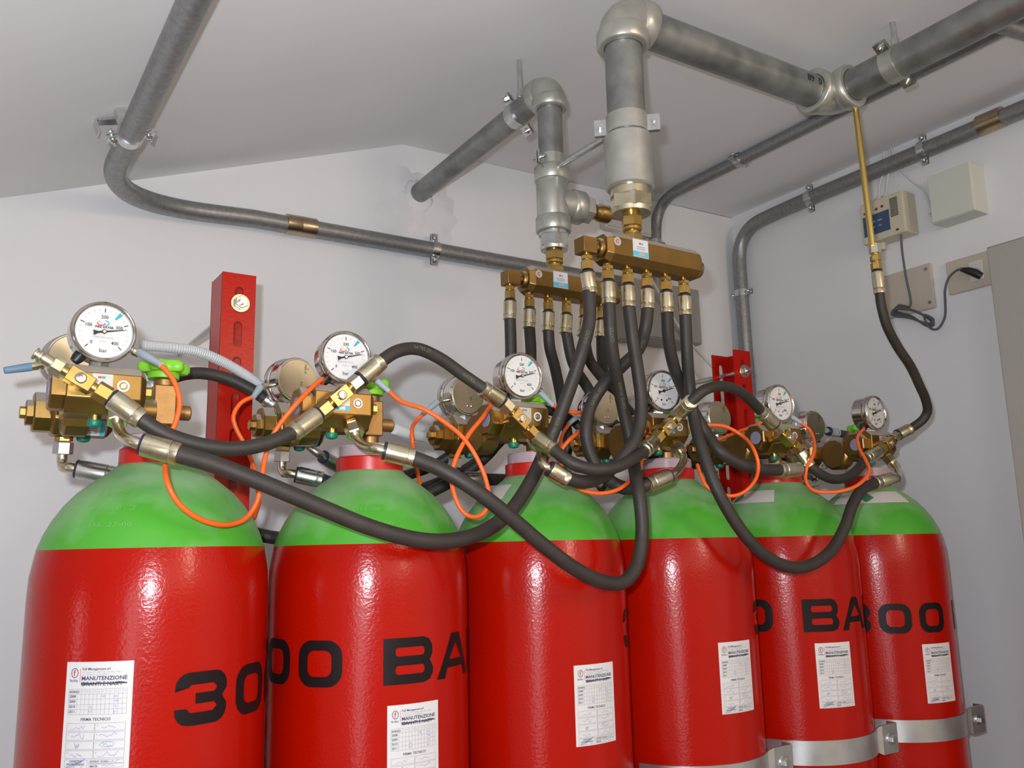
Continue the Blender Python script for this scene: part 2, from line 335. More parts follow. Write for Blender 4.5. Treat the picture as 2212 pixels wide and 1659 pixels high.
def glyphB(a, b, tail=False):
    x0, x1 = L(a), L(b); h = LH/2
    if not tail:
        out = [(x0, -h), (x1-0.014, -h), (x1-0.005, -h+0.003), (x1, -h+0.011), (x1, -0.010), (x1-0.005, -0.001), (x1-0.001, 0.006), (x1-0.001, h-0.011), (x1-0.006, h-0.003), (x1-0.014, h), (x0, h)]
        return [out, rrect(x0+0.0150, 0.0055, x1-0.0130, h-0.0115, 0.004), rrect(x0+0.0150, -h+0.0115, x1-0.0130, -0.0055, 0.004)]
    out = [(x0, -h), (x0+0.0145, -h), (x0+0.0145, -0.009), (x0+0.03, -0.009), (x1-0.015, -h), (x1+0.003, -h), (x1-0.013, -0.008), (x1-0.004, -0.005), (x1, 0.003), (x1, h-0.011), (x1-0.006, h-0.003), (x1-0.014, h), (x0, h)]
    return [out, rrect(x0+0.0145, 0.002, x1-0.0125, h-0.0115, 0.004)]
def glyphA(a, b):
    x0, x1 = L(a), L(b); h = LH/2; c = (x0+x1)/2
    return [[(x0, -h), (x0+0.0150, -h), (x0+0.0195, -h+0.0125), (x1-0.0195, -h+0.0125), (x1-0.0150, -h), (x1, -h), (c+0.010, h), (c-0.010, h)], [(x0+0.0235, -h+0.0225), (c, h-0.012), (x1-0.0235, -h+0.0225)]]
LET = [fill2d(q) for q in (glyph3(0, 25.5), glyph0(31.5, 57), glyph0(63.5, 89), glyphB(110, 138.7), glyphA(141.5, 174.5), glyphB(178, 207, True))]
# maintenance sticker, drawn once: u to the right, v up, centre origin, .0695 x .1055
SW, SH = 0.0695, 0.1055
def sticker_print():
    dark = []; red = []; pen = []; grey = []
    x0, y1 = -SW/2, SH/2
    T = lambda s, size, x, y, b=0.0, al='LEFT', sx=1.0: text2d(s, size, x0+x, y1-y, b, al, sx)
    def rect(l, x, y, w, h, lw=0.00035): l.append(line2d([(x0+x, y1-y), (x0+x+w, y1-y), (x0+x+w, y1-y-h), (x0+x, y1-y-h), (x0+x, y1-y)], lw))
    dark += [T('MANUTENZIONE', 0.0056, 0.0175, 0.0182, 0.00012, sx=1.06), T('IDRANTI E NASPI', 0.0054, 0.0175, 0.0236, 0.00012, sx=1.0)]
    dark.append(line2d([(x0+0.0172, y1-0.0214), (x0+0.064, y1-0.0216)], 0.0013)); dark.append(line2d([(x0+0.0180, y1-0.0226), (x0+0.061, y1-0.0206)], 0.0006))
    dark += [T('Full Management srl', 0.0036, 0.018, 0.0082, 0.00005), T('facility', 0.0036, 0.0047, 0.0196, 0.00003), T('ANNO', 0.0036, 0.0050, 0.0308, 0.00006), T('FIRMA TECNICO', 0.0041, 0.0345, 0.0580, 0.00006, 'CENTER')]
    grey += [T('Via Cavour 10 - 20010 Arluno (MI) - Italia', 0.0023, 0.018, 0.0110), T('tel. 02 90377 - fax 02 903770', 0.0023, 0.018, 0.0135)]
    for k, s in enumerate(('2008', '2009', '2010', '2011')): dark.append(T(s, 0.0036, 0.0053, 0.0353+0.0050*k, 0.00006))
    for k, s in enumerate('gfmamglasond'): grey.append(T(s, 0.0030, 0.0153+0.0042*k, 0.0300))
    for k in range(6): grey.append(line2d([(x0+0.0045, y1-0.0270-0.0050*k), (x0+0.0645, y1-0.0270-0.0050*k)], 0.0003))
    for k in range(13): grey.append(line2d([(x0+0.0141+0.0042*k, y1-0.0270), (x0+0.0141+0.0042*k, y1-0.0520)], 0.0003))
    grey.append(line2d([(x0+0.0045, y1-0.0270), (x0+0.0045, y1-0.0520)], 0.0003))
    for r in range(4):
        for c in range(2): rect(grey, 0.0045+0.0302*c, 0.0605+0.0088*r, 0.0298, 0.0075); grey.append(T(str(1+r+4*c), 0.0026, 0.0062+0.0302*c, 0.0635+0.0088*r))
    rect(grey, 0.0045, 0.0962-0.0004, 0.0245, 0.0080); rect(grey, 0.0310, 0.0958, 0.0335, 0.0037); rect(grey, 0.0310, 0.1000, 0.0335, 0.0038)
    dark += [T('CASSETTA', 0.0028, 0.0165, 0.0982, 0.00005, 'CENTER'), T('ANTINCENDIO', 0.0028, 0.0165, 0.1010, 0.00005, 'CENTER'), T('ESTINT. SCAD.', 0.0028, 0.0320, 0.0986, 0.00005), T('MATR.', 0.0028, 0.0320, 0.1030, 0.00005)]
    grey += [T('UNI', 0.0022, 0.0062, 0.1034), T('45', 0.0022, 0.0140, 0.1034), T('70', 0.0022, 0.0220, 0.1034)]
    # emblem
    c = (x0+0.0098, y1-0.0110); pts = [(c[0]+0.0037*cos(radians(a)), c[1]+0.0046*sin(radians(a))) for a in range(0, 361, 20)]
    dark.append(line2d(pts, 0.0007)); red.append(text2d('f', 0.0085, c[0]-0.0014, c[1]-0.0028, 0.0002)); red.append(line2d([(x0+0.0160, y1-0.0065), (x0+0.0160, y1-0.0200)], 0.0005))
    # handwriting
    rq = random.Random(7)
    def scr(x, y, w, h, n=9): 
        P = [(x0+x+w*(k/(n-1))+0.001*rq.uniform(-1, 1), y1-y+h*rq.uniform(-0.5, 0.5)) for k in range(n)]; pen.append(line2d(P, 0.00035))
    for (x, y, w, h) in ((0.009, 0.0645, 0.016, 0.005), (0.041, 0.0640, 0.015, 0.003), (0.010, 0.0730, 0.014, 0.007), (0.040, 0.0728, 0.018, 0.008), (0.014, 0.0825, 0.006, 0.007), (0.042, 0.0820, 0.012, 0.006), (0.010, 0.0915, 0.014, 0.005), (0.040, 0.0905, 0.018, 0.006), (0.049, 0.0975, 0.011, 0.002), (0.044, 0.1018, 0.012, 0.002)): scr(x, y, w, h)
    for (x, y) in ((0.0395, 0.0345), (0.0520, 0.0352), (0.0525, 0.0395), (0.0275, 0.0450), (0.0525, 0.0445), (0.0275, 0.0498), (0.0525, 0.0498)): scr(x, y, 0.0028, 0.0035, 6)
    pen.append(line2d([(x0+0.006, y1-0.1035), (x0+0.0265, y1-0.0950)], 0.0007)); pen.append(line2d([(x0+0.010, y1-0.1035), (x0+0.0255, y1-0.0962)], 0.0006))
    cx, cy = x0+0.0475, y1-0.0812; pen.append(line2d([(cx+0.007*cos(radians(a)), cy+0.0025*sin(radians(a))) for a in range(0, 361, 24)], 0.00035))
    return dark, grey, red, pen
STK = sticker_print(); STM = {}
SHOULDER = [(RC, 1.38), (RC, 1.405), (0.1325, 1.43), (0.1275, 1.46)]
DOME = [(0.1275, 1.46), (0.1215, 1.477), (0.1135, 1.4932), (0.1025, 1.510), (0.0895, 1.525), (0.0705, 1.5405), (0.058, 1.5495), (0.0500, 1.5555), (0.0460, 1.560)]
def domeR(z):
    for (ra, za), (rb, zb) in zip(DOME[:-1], DOME[1:]):
        if za <= z <= zb: return ra + (rb-ra)*(z-za)/(zb-za)
    return 0.046
ST_POS = [(-32.3, 1.2918), (0.8, 1.2152), (0.6, 1.2372), (0.0, 1.2470), (-16.7, 1.2268), (-10.0, 1.2038)]
LT_POS = [(0.3, 1.3005), (-126.2, 1.3185), (33.0, 1.331), (26.5, 1.330), (-148.6, 1.3255), (-88.0, 1.304)]
AD_POS = {2: -66.5, 4: -54.0, 5: -3.0}
CYL = []
lab_c = ['leftmost red gas cylinder with green shoulder and a half hidden 30', 'second red gas cylinder from the left, lettered 00 BA', 'third red gas cylinder from the left, plain front with white sticker',
         'fourth red gas cylinder from the left, with galvanised strap below its sticker', 'fifth red gas cylinder from the left, lettered BA above its sticker', 'rightmost red gas cylinder beside the bare wall, lettered 300']
body_me = dome_me = neck_me = slv_me = None; let_me = [None]*6
for i in range(6):
    t = thing('gas_cylinder', lab_c[i], 'gas cylinder', (i*SP, 0, 0), 'red and green gas cylinders in a row'); b = BASE[t.name]
    if body_me is None:
        gb = G().lathe([(0.04, 0.004), (0.105, 0.0), (0.128, 0.012), (RC, 0.04), (RC, 0.7)] + SHOULDER, n=96); body_me = gb.mesh('cylinder_body', 'red', smooth=50)
        gd = G().lathe(DOME, n=96); dome_me = gd.mesh('shoulder', 'greenpaint', smooth=60)
        gn = G().lathe([(0.046, 1.556), (0.0462, 1.559), (0.0462, 1.5775), (0.0450, 1.579), (0.02, 1.579)], n=56); neck_me = gn.mesh('neck_ring', 'rednk')
        pr = [(0.02, 1.577), (0.0415, 1.577)]
        for k in range(6): pr += [(0.0425, 1.5785+0.0028*k), (0.0425, 1.5800+0.0028*k), (0.0415, 1.5805+0.0028*k)]
        pr += [(0.040, 1.5962), (0.012, 1.5975)]; gs = G().lathe(pr, n=56); slv_me = gs.mesh('thread_sleeve', 'clear', smooth=25)
    body = link('cylinder_body', body_me, t); link('shoulder', dome_me, t); link('neck_ring', neck_me, t); link('thread_sleeve', slv_me, t)
    a, z = LT_POS[i]; 
    for k in range(6): o, let_me[k] = wrapped('painted_letter', [LET[k]], 'letter', RC+0.0004, t, (0, 0, z), radians(a), let_me[k], 0.0045)
    a, z = ST_POS[i]
    if 'paper' not in STM:
        sg = G(); sg.arcband((0, 0, 0), RC+0.0002, -SW/2/dg, SW/2/dg, -SH/2, SH/2, 0.0005, 12); STM['paper'] = sg.mesh('inspection_sticker', 'paper')
    st = link('inspection_sticker', STM['paper'], t, (0, 0, z), rot=(0, 0, radians(a))); tag(st, 'white maintenance record sticker'); BASE[st.name] = V((0, 0, 0))
    for nm, m_, q in (('printed_text', 'navyink', STK[0]), ('printed_grid', 'greyink', STK[1]), ('red_emblem', 'redink', STK[2]), ('handwriting', 'pen', STK[3])):
        o, STM[nm] = wrapped(nm, q, m_, RC+0.0010, st, None, 0, STM.get(nm), 0.008)
    if i in AD_POS:
        q = G(); n = 30; vs = []; fs = []
        for k in range(n+1):
            ang = radians(AD_POS[i]-100+100*k/n)
            for zz in (1.5220, 1.5290, 1.5365, 1.5450):
                R = domeR(zz)+0.0007; vs.append((R*sin(ang), -R*cos(ang), zz+0.0003))
        for k in range(n):
            for j in range(3): fs.append((4*k+j, 4*k+4+j, 4*k+5+j, 4*k+1+j))
        q.add(vs, fs); lo = link('transport_label', q.mesh('transport_label', 'adr'), t)
        tag(lo, 'white transport label with green diamond' if i == 5 else 'white transport label')
        q = G(); ac = AD_POS[i]-55; vs = []
        for k in range(13):
            u = k/12*2-1
            for s_ in (-1, 1):
                w = (1-abs(u))*0.0095*s_; zz = 1.5335+w; R = domeR(zz)+0.0014; ang = radians(ac+u*9.5); vs.append((R*sin(ang), -R*cos(ang), zz))
        q.add(vs, [(2*k, 2*k+2, 2*k+3, 2*k+1) for k in range(12)]); link('green_diamond', q.mesh('green_diamond', 'dkgreen'), lo)
    if i < 2:
        for nm, s, zz, a0 in (('stamped_text', '1  0052  0', 1.518, -52), ('stamped_text', '9-11-00   2', 1.501, -50), ('stamped_text', '16  155  22-00', 1.483, -56)):
            vs, fs = text2d(s, 0.0092, 0, 0, 0.0); out = []
            for v in vs:
                zz2 = zz+v[1]*0.75; R = domeR(zz2)+0.0005; ang = radians(a0+(0, 14)[i])+v[0]*1.25/domeR(zz); out.append((R*sin(ang), -R*cos(ang), zz2+0.0002))
            q = G(); q.add(out, fs); link(nm, q.mesh(nm, 'stamp', smooth=0), t)
    CYL.append(t)
# galvanised straps round the cylinders, with bolted flange ears in the gaps
SB = {'band': None}
for i in range(6):
    t = thing('cylinder_strap', ['galvanised strap around the leftmost cylinder, below the picture edge', 'galvanised strap around the second cylinder from the left', 'galvanised strap around the third cylinder from the left',
              'galvanised strap around the fourth cylinder, just cut by the picture edge', 'galvanised strap with bolted ear around the fifth cylinder', 'galvanised strap with bolted ear around the rightmost cylinder, highest in view'][i], 'strap', (i*SP, 0, 1.1035), 'galvanised straps round the cylinders', local=True)
    zt = 0.0
    if SB['band'] is None:
        SB['band'] = G().arcband((0, 0, 0), RC+0.0006, -72, 33, -0.0195, 0.0195, 0.0026, 36).mesh('strap_band', 'strap')
        q = G(); a = radians(33); P = [(RC+0.0015)*sin(a), -(RC+0.0015)*cos(a)]; pts = [(P[0]-0.003, P[1]-0.0018), (P[0]+0.004, P[1]+0.0020), (P[0]+0.009, P[1]+0.0010), (P[0]+0.014, P[1]-0.0020), (P[0]+0.056, P[1]-0.0020), (P[0]+0.059, P[1]+0.001), (P[0]+0.059, P[1]+0.018)]
        R_ = []
        for k, p in enumerate(pts):
            a_, c_ = V((*pts[max(0, k-1)], 0)), V((*pts[min(len(pts)-1, k+1)], 0)); nn = (c_-a_).normalized(); nn = V((nn.y, -nn.x, 0))*0.0016; p = V((*p, 0))
            hh = (0.0195, 0.0195, 0.022, 0.0245, 0.0245, 0.0245, 0.0245)[k]
            R_.append([p+nn+V((0, 0, -hh)), p-nn+V((0, 0, -hh)), p-nn+V((0, 0, hh)), p+nn+V((0, 0, hh))])
        SB['ear'] = q.rings(R_).mesh('flange_ear', 'strap', smooth=20)
        bx, by = P[0]+0.036, P[1]-0.0036
        SB['bolt'] = G().cyl((bx, by+0.0005, 0), (bx, by-0.0018, 0), 0.0105, n=20).hexn((bx, by-0.0015, 0), (bx, by-0.0085, 0), 0.013).mesh('bolt', 'zinc')
        SB['plate'] = G().box((P[0]+0.040, P[1]+0.0040, 0), (0.030, 0.006, 0.040)).mesh('backing_plate', 'strap', smooth=0)
    link('strap_band', SB['band'], t); link('flange_ear', SB['ear'], t); link('bolt', SB['bolt'], t); link('backing_plate', SB['plate'], t)

# ------------------------------------------------------------------ red slotted posts with long bolts to the wall
def slot_plate(x0, x1, z0, z1, first, pitch, sl, sw, th):
    c = (x0+x1)/2; loops = [[(x0, z0), (x1, z0), (x1, z1), (x0, z1)]]; z = z1-first
    while z-sl > z0+0.01: loops.append(rrect(c-sw/2, z-sl, c+sw/2, z, sw/2-0.0001, 6)); z -= pitch
    return fill2d(loops, th)
def post(label, x0, x1, y0, y1, zt, web_left):
    t = thing('slotted_post', label, 'post', ((x0+x1)/2, (y0+y1)/2, 0.0), 'red slotted channel posts'); th = 0.003
    for nm, y in (('front_flange', y0+th/2), ('rear_flange', y1-th/2)):
        vs, fs = slot_plate(x0, x1, 0.0, zt, 0.021, 0.0545, 0.040, 0.0125, th)
        G().add([(p[0], y+p[2], p[1]) for p in vs], fs).obj(nm, 'redpost', t, smooth=0)
    xw = x0+th/2 if web_left else x1-th/2
    G().box((xw, (y0+y1)/2, zt/2), (th, y1-y0-0.0002, zt)).obj('web', 'redpost', t, bevel=0.001)
    bz = zt-0.047; bx = (x0+x1)/2+0.002
    nb = thing('anchor_bolt', 'long zinc bolt with washer through the red post '+('behind the leftmost cylinders' if web_left else 'near the room corner'), 'bolt', (bx, y0, bz), 'long bolts through the red posts')
    G().cyl((bx, y0-0.0002, bz), (bx, y0-0.0028, bz), 0.0145, n=28, ch=0.0006).obj('washer', 'zincy', nb)
    G().hexn((bx, y0-0.0028, bz), (bx, y0-0.0118, bz), 0.0175).obj('hex_nut', 'zinc', nb)
    G().cyl((bx, y0-0.020, bz), (bx, YB, bz), 0.0052, n=14).obj('threaded_rod', 'zinc', nb)
post('red slotted channel post standing behind the two leftmost cylinders', 0.110, 0.161, 0.165, 0.228, 1.873, True)
post('red slotted channel post behind the right cylinders near the corner', 1.206, 1.257, 0.165, 0.232, 1.866, False)

# ------------------------------------------------------------------ galvanised pipework and brass manifolds
def elbow_fit(g, c, d1, d2, r, rb, leg, lip, pr=0.0312):
    c = V(c); d1 = V(d1); d2 = V(d2); pts = []; B = leg*0.55
    a = c+d1*B; b = c+d2*B
    pts = [c+d1*(leg-0.006), a]+[c + (d1*(1-sin(q)) + d2*(1-cos(q)))*B for q in [pi/2*k/8 for k in range(1, 8)]]+[b, c+d2*(leg-0.006)]
    g.tube(pts, r, 28)
    for d in (d1, d2): g.lathe([(r, leg-lip*1.2), (rb*0.985, leg-lip), (rb, leg-lip*0.7), (rb, leg-0.003), (rb-0.003, leg), (pr, leg), (pr, leg-0.01)], c, d, 32)
def clamp(parent, c, ax, R, wid, name='pipe_clamp', side=(1, 0, 0), m='galvfit'):
    c = V(c); ax = V(ax).normalized(); side = V(side).normalized()
    cl = G().lathe([(R-0.001, -wid/2), (R+0.0025, -wid/2), (R+0.0025, wid/2), (R-0.001, wid/2)], c, ax, 28).obj(name, m, parent)
    for s in (-1, 1):
        q = G(); n = side*s; f = n.cross(ax)
        q.box(c+n*(R+0.011), (0.020, wid*0.9, 0.0035), n, f); q.box(c+n*(R+0.011)+f*0.005, (0.020, wid*0.9, 0.0030), n, f)
        q.cyl(c+n*(R+0.012)-f*0.010, c+n*(R+0.012)+f*0.016, 0.0032, n=10); q.hexn(c+n*(R+0.012)+f*0.0065, c+n*(R+0.012)+f*0.012, 0.010); q.cyl(c+n*(R+0.012)-f*0.0055, c+n*(R+0.012)-f*0.0018, 0.006, n=12)
        q.obj('clamp_screw', 'zinc', cl)
    return cl
PX, FY, RY = 0.645, -0.16, 0.046
# big discharge pipe
t = thing('discharge_pipe', 'thick galvanised pipe rising from the front manifold, elbowing right under the ceiling', 'pipe', (PX, FY, 1.965))
G().cyl((PX, FY, 2.07), (PX, FY, 2.262), 0.0302, n=36).obj('riser_pipe', 'galv', t)
o = G(); elbow_fit(o, (PX, FY, 2.290), (0, 0, -1), (1, 0, 0), 0.0385, 0.0425, 0.052, 0.026); o.obj('elbow', 'galvfit', t, smooth=50)
hp = G().cyl((PX+0.02, FY, 2.290), (1.150, FY, 2.297), 0.0302, n=36).obj('horizontal_pipe', 'galv', t)
tx = text2d('89  0', 0.020, 0, 0, 0.0002); q = G()
def onpipe(u, v): a = radians(-8)+v/0.0302; return (1.066+u, FY-0.0308*cos(a), 2.2955+0.0308*sin(a))
q.add([onpipe(p[0], p[1]) for p in tx[0]], tx[1]); q.obj('pen_mark', 'ink', hp, smooth=0)
o = G(); elbow_fit(o, (1.168, FY, 2.297), (-1, 0, 0), (0, -1, 0), 0.0385, 0.0425, 0.055, 0.022); o.obj('elbow', 'galvfit', t, smooth=50)
G().cyl((1.168, FY-0.02, 2.297), (1.168, YF+0.02, 2.297), 0.0302, n=36).obj('branch_pipe', 'galv', t)
G().cyl((PX, FY, 1.996), (PX, FY, 2.086), 0.0378, n=40, ch=0.003).obj('coupling', 'galvfit', t)
o = G().cyl((PX, FY, 1.983), (PX, FY, 2.000), 0.0315, n=36); o.hexn((PX, FY, 1.962), (PX, FY, 1.985), 0.0575); o.cyl((PX, FY, 1.956), (PX, FY, 1.963), 0.0300, 0.0312, n=36); o.obj('hex_bushing', 'zincy', t)
c1 = clamp(t, (PX, FY, 2.104), (0, 0, 1), 0.0305, 0.030, side=(-0.75, 0.66, 0), m='galvfit')
c2 = clamp(t, (1.168, -0.300, 2.297), (0, 1, 0), 0.0305, 0.026, side=(-0.8, 0, 0.6), m='galvfit')
G().cyl((1.168, -0.305, 2.328), (1.168, -0.305, 2.386), 0.0050, n=12).hexn((1.168, -0.305, 2.330), (1.168, -0.305, 2.345), 0.014).obj('hanger_rod', 'zinc', t)
# smaller pipe
t2 = thing('discharge_pipe', 'thinner galvanised pipe rising from the rear manifold into the back wall', 'pipe', (PX, RY, 1.965))
G().cyl((PX, RY, 2.10), (PX, RY, 2.245), 0.0222, n=32).obj('riser_pipe', 'galv', t2)
o = G(); elbow_fit(o, (PX, RY, 2.266), (0, 0, -1), (0, 1, 0), 0.0285, 0.0318, 0.042, 0.020, 0.0230); o.obj('elbow', 'galvfit', t2, smooth=50)
G().cyl((PX, RY+0.02, 2.266), (PX, YB+0.01, 2.254), 0.0222, n=32).obj('wall_pipe', 'galv', t2)
o = G().cyl((PX, RY, 1.992), (PX, RY, 2.112), 0.0285, n=36, ch=0.002); o.cyl((PX, RY, 1.992), (PX, RY, 2.020), 0.0312, n=36, ch=0.002); o.cyl((PX, RY, 2.086), (PX, RY, 2.114), 0.0312, n=36, ch=0.002)
o.cyl((PX, RY, 2.050), (PX+0.050, RY, 2.050), 0.0275, n=32); o.lathe([(0.0275, 0.036), (0.0305, 0.040), (0.0305, 0.060), (0.0285, 0.062), (0.02, 0.062)], (PX, RY, 2.050), (1, 0, 0), 32); o.obj('tee_fitting', 'galvfit', t2, smooth=50)
G().hexn((PX+0.058, RY, 2.050), (PX+0.080, RY, 2.050), 0.046).obj('hex_plug', 'galvfit', t2)
o = G().lathe([(0.010, 0.078), (0.0185, 0.081), (0.0165, 0.088), (0.0125, 0.094), (0.0150, 0.102), (0.0165, 0.104), (0.0165, 0.124), (0.013, 0.128), (0.009, 0.130)], (PX, RY, 2.050), (1, 0, 0), 20); o.cyl((PX+0.125, RY, 2.05), (PX+0.165, RY, 2.05), 0.006, n=12); bf = o.obj('brass_fitting', 'brass', t2)
o = G().cyl((PX, RY, 1.986), (PX, RY, 1.996), 0.0262, n=32); o.hexn((PX, RY, 1.965), (PX, RY, 1.988), 0.046); o.cyl((PX, RY, 1.960), (PX, RY, 1.966), 0.0235, 0.0245, n=32); o.obj('hex_bushing', 'zinc', t2)
clamp(t2, (PX, RY, 2.122), (0, 0, 1), 0.0228, 0.026, side=(-0.9, -0.4, 0), m='galvfit')
clamp(t2, (PX, 0.150, 2.263), (0, 1, 0), 0.0228, 0.024, side=(-0.6, 0, 0.8), m='zinc')
G().cyl((PX-0.008, 0.128, 2.284), (PX-0.008, 0.128, 2.362), 0.0048, n=12).hexn((PX-0.008, 0.128, 2.286), (PX-0.008, 0.128, 2.302), 0.013).obj('hanger_rod', 'zinc', t2)
tag(G().cyl((PX-0.004, FY+0.034, 2.103), (PX-0.004, RY-0.026, 2.106), 0.0058, n=14).hexn((PX-0.004, FY+0.030, 2.103), (PX-0.004, FY+0.052, 2.103), 0.014).obj('tie_rod', 'zinc', None, (PX, FY+0.1, 2.105)), 'threaded zinc rod tying the thick riser to the thinner riser', 'rod')
OUT = {}
def manifold(label, y, zc, k0, zlab):
    t = thing('brass_manifold', label, 'manifold', (PX, y, zc), 'six outlet brass manifolds'); x0, x1 = PX-0.067, PX+0.130
    h = 0.0235; c = 0.0105; sec = [(-h, -h+c), (-h+c, -h), (h-c, -h), (h, -h+c), (h, h-c), (h-c, h), (-h+c, h), (-h, h-c)]
    def ring(x, s): return [(x, y+a*s, zc+b*s) for a, b in sec]
    G().rings([ring(x0, 0.82), ring(x0+0.010, 1), ring(x1-0.010, 1), ring(x1, 0.70)]).obj('manifold_body', 'brass', t, smooth=20, bevel=0.0008)
    G().cyl((x1-0.002, y, zc-0.002), (x1+0.010, y, zc-0.002), 0.015, n=24, ch=0.004).obj('end_plug', 'brass', t)
    o = G().cyl((x0+0.002, y, zc), (x0-0.006, y, zc), 0.0155, 0.0135, n=24, ch=0.001); o.cyl((x0-0.006, y, zc), (x0-0.014, y, zc), 0.009, n=18); o.box((x0-0.0255, y, zc-0.002), (0.025, 0.024, 0.024)); o.obj('end_elbow', 'brass', t, bevel=0.0015)
    o = G().hexn((PX, y, zc+h-0.0005), (PX, y, zc+h+0.009), 0.0275); o.cyl((PX, y, zc+h+0.009), (PX, y, zc+h+0.014), 0.0115, n=20); o.cyl((PX, y, zc+h+0.014), (PX, y, zc+h+0.022), 0.0150, 0.0150, n=24, ch=0.002); o.hexn((PX, y, zc+h+0.022), (PX, y, zc+h+0.038), 0.0285); o.cyl((PX, y, zc+h+0.038), (PX, y, 1.962), 0.0120, n=20); o.obj('riser_union', 'gold', t)
    lb = G().box((PX-0.006, y-h-0.0004, zc+0.002), (0.030, 0.0008, 0.028)).obj('maker_label', 'paper', t, smooth=0)
    G().box((PX-0.006, y-h-0.0010, zc-0.0070), (0.030, 0.0006, 0.0080)).obj('blue_band', 'sky', lb, smooth=0); G().box((PX-0.005, y-h-0.0013, zc-0.0070), (0.013, 0.0006, 0.0055)).obj('band_text', 'silverlabel', lb, smooth=0)
    q = G()
    for dx, w in ((-0.0022, 'redink'), (0.0022, 'sky')): G().cyl((PX-0.005+dx, y-h-0.0006, zc+0.0095), (PX-0.005+dx, y-h-0.0011, zc+0.0095), 0.0019, n=12).obj('logo_mark', w, lb)
    for dz in (0.004, 0.001): G().box((PX-0.006, y-h-0.0009, zc+dz), (0.016, 0.0004, 0.0012)).obj('text_line', 'greyink', lb, smooth=0)
    e = G().cyl((PX-0.0510, y-h-0.0002, zc+0.006), (PX-0.0510, y-h-0.0008, zc+0.006), 0.0068, n=24).obj('round_emblem', 'silverlabel', t)
    q = G(); q.add([(p[0]+PX-0.0545, y-h-0.0012, p[1]+zc+0.0035) for p in text2d('C', 0.008, 0, 0, 0.0004)[0]], text2d('C', 0.008, 0, 0, 0.0004)[1]); q.obj('emblem_mark', 'redink', e, smooth=0)
    for k in range(6):
        x = k0+0.0388*k; z = zc-h if k else zc-0.014
        o = G().cyl((x, y, z+0.002), (x, y, z-0.004), 0.0065, n=14); o.hexn((x, y, z-0.002), (x, y, z-0.0085), 0.0150); o.cyl((x, y, z-0.0085), (x, y, z-0.0115), 0.0062, n=14); o.obj('outlet_nipple', 'gold', t)
        OUT[(t.name, k)] = V((x, y, z-0.0100))
    return t
MF = manifold('front brass manifold with six hoses under the thick pipe', FY, 1.8900, 0.5535, 0)
MR = manifold('rear brass manifold with six hoses under the thinner pipe', RY, 1.8970, 0.5505, 0)
o = G().cyl((1.182, -0.2040, 2.262), (1.190, -0.2040, 1.985), 0.0058, n=16); o = o.obj('brass_tube', 'tube', None, (1.19, -0.204, 1.985)); tag(o, 'slim yellow brass tube dropping from the ceiling elbow to the rightmost hose', 'tube')

# ------------------------------------------------------------------ pressure gauges (dial faces -Y in the local frame, centre at the dial)
GM = {}
def gmesh(name, build):
    if name not in GM: GM[name] = build()
    return GM[name]
def ap(deg, r): return (r*sin(radians(deg)), r*cos(radians(deg)))       # dial position: degrees clockwise from the top
def dialprint(y):
    def up_(vs): return [(p[0], y, p[1]) for p in vs]
    tk = G(); nb = G(); rd = G(); tl = G(); gy = G()
    for k in range(21):
        v = -135+270*k/20; big = k % 5 == 0; a = ap(v, 0.0270); b = ap(v, 0.0222 if big else 0.0235)
        if 56 < v < 60: continue
        (tk if big else gy).add(*(lambda q: (up_(q[0]), q[1]))(line2d([a, b], 0.0010 if big else 0.0004)))
    for k in range(5):
        p = ap(-135+67.5*k, (0.0178, 0.0178, 0.0172, 0.0170, 0.0168)[k]); q = text2d(str(100*k), 0.0056, p[0], p[1]-0.0021, 0.00008, 'CENTER', 0.92); nb.add(up_(q[0]), q[1])
    for s, sz, yy, b in (('bar', 0.0062, -0.0235, 0.00005), ('FIRE EATER', 0.0034, 0.0042, 0.00012)):
        q = text2d(s, sz, 0, yy, b, 'CENTER', 1.15 if sz < 0.005 else 1.0); nb.add(up_(q[0]), q[1])
    for s, sz, yy in (('INERGEN IG541', 0.0031, -0.0076), ('EN 837-1', 0.0022, -0.0118), ):
        q = text2d(s, sz, 0, yy, 0.0, 'CENTER', 1.05); gy.add(up_(q[0]), q[1])
    q = text2d('KL 1.6', 0.0018, 0.0105, -0.0200); gy.add(up_(q[0]), q[1])
    q = line2d([(-0.0034+0.0034*cos(radians(a))*1.2, 0.0095+0.0022*sin(radians(a))) for a in range(150, 400, 25)], 0.0013); rd.add(up_(q[0]), q[1])
    q = line2d([(-0.0058, 0.0122), (-0.0048, 0.0110)], 0.0009); rd.add(up_(q[0]), q[1])
    q = line2d([(0.0000+0.0045*cos(radians(a)), 0.0100+0.0030*sin(radians(a))) for a in range(-80, 100, 20)], 0.0013); tl.add(up_(q[0]), q[1])
    a0, a1, a2, a3 = ap(33, 0.0285), ap(42, 0.0285), ap(39, 0.0190), ap(33, 0.0190); tl.add(up_([a0, a1, a2, a3]), [(0, 1, 2, 3)])
    return tk, nb, rd, tl, gy
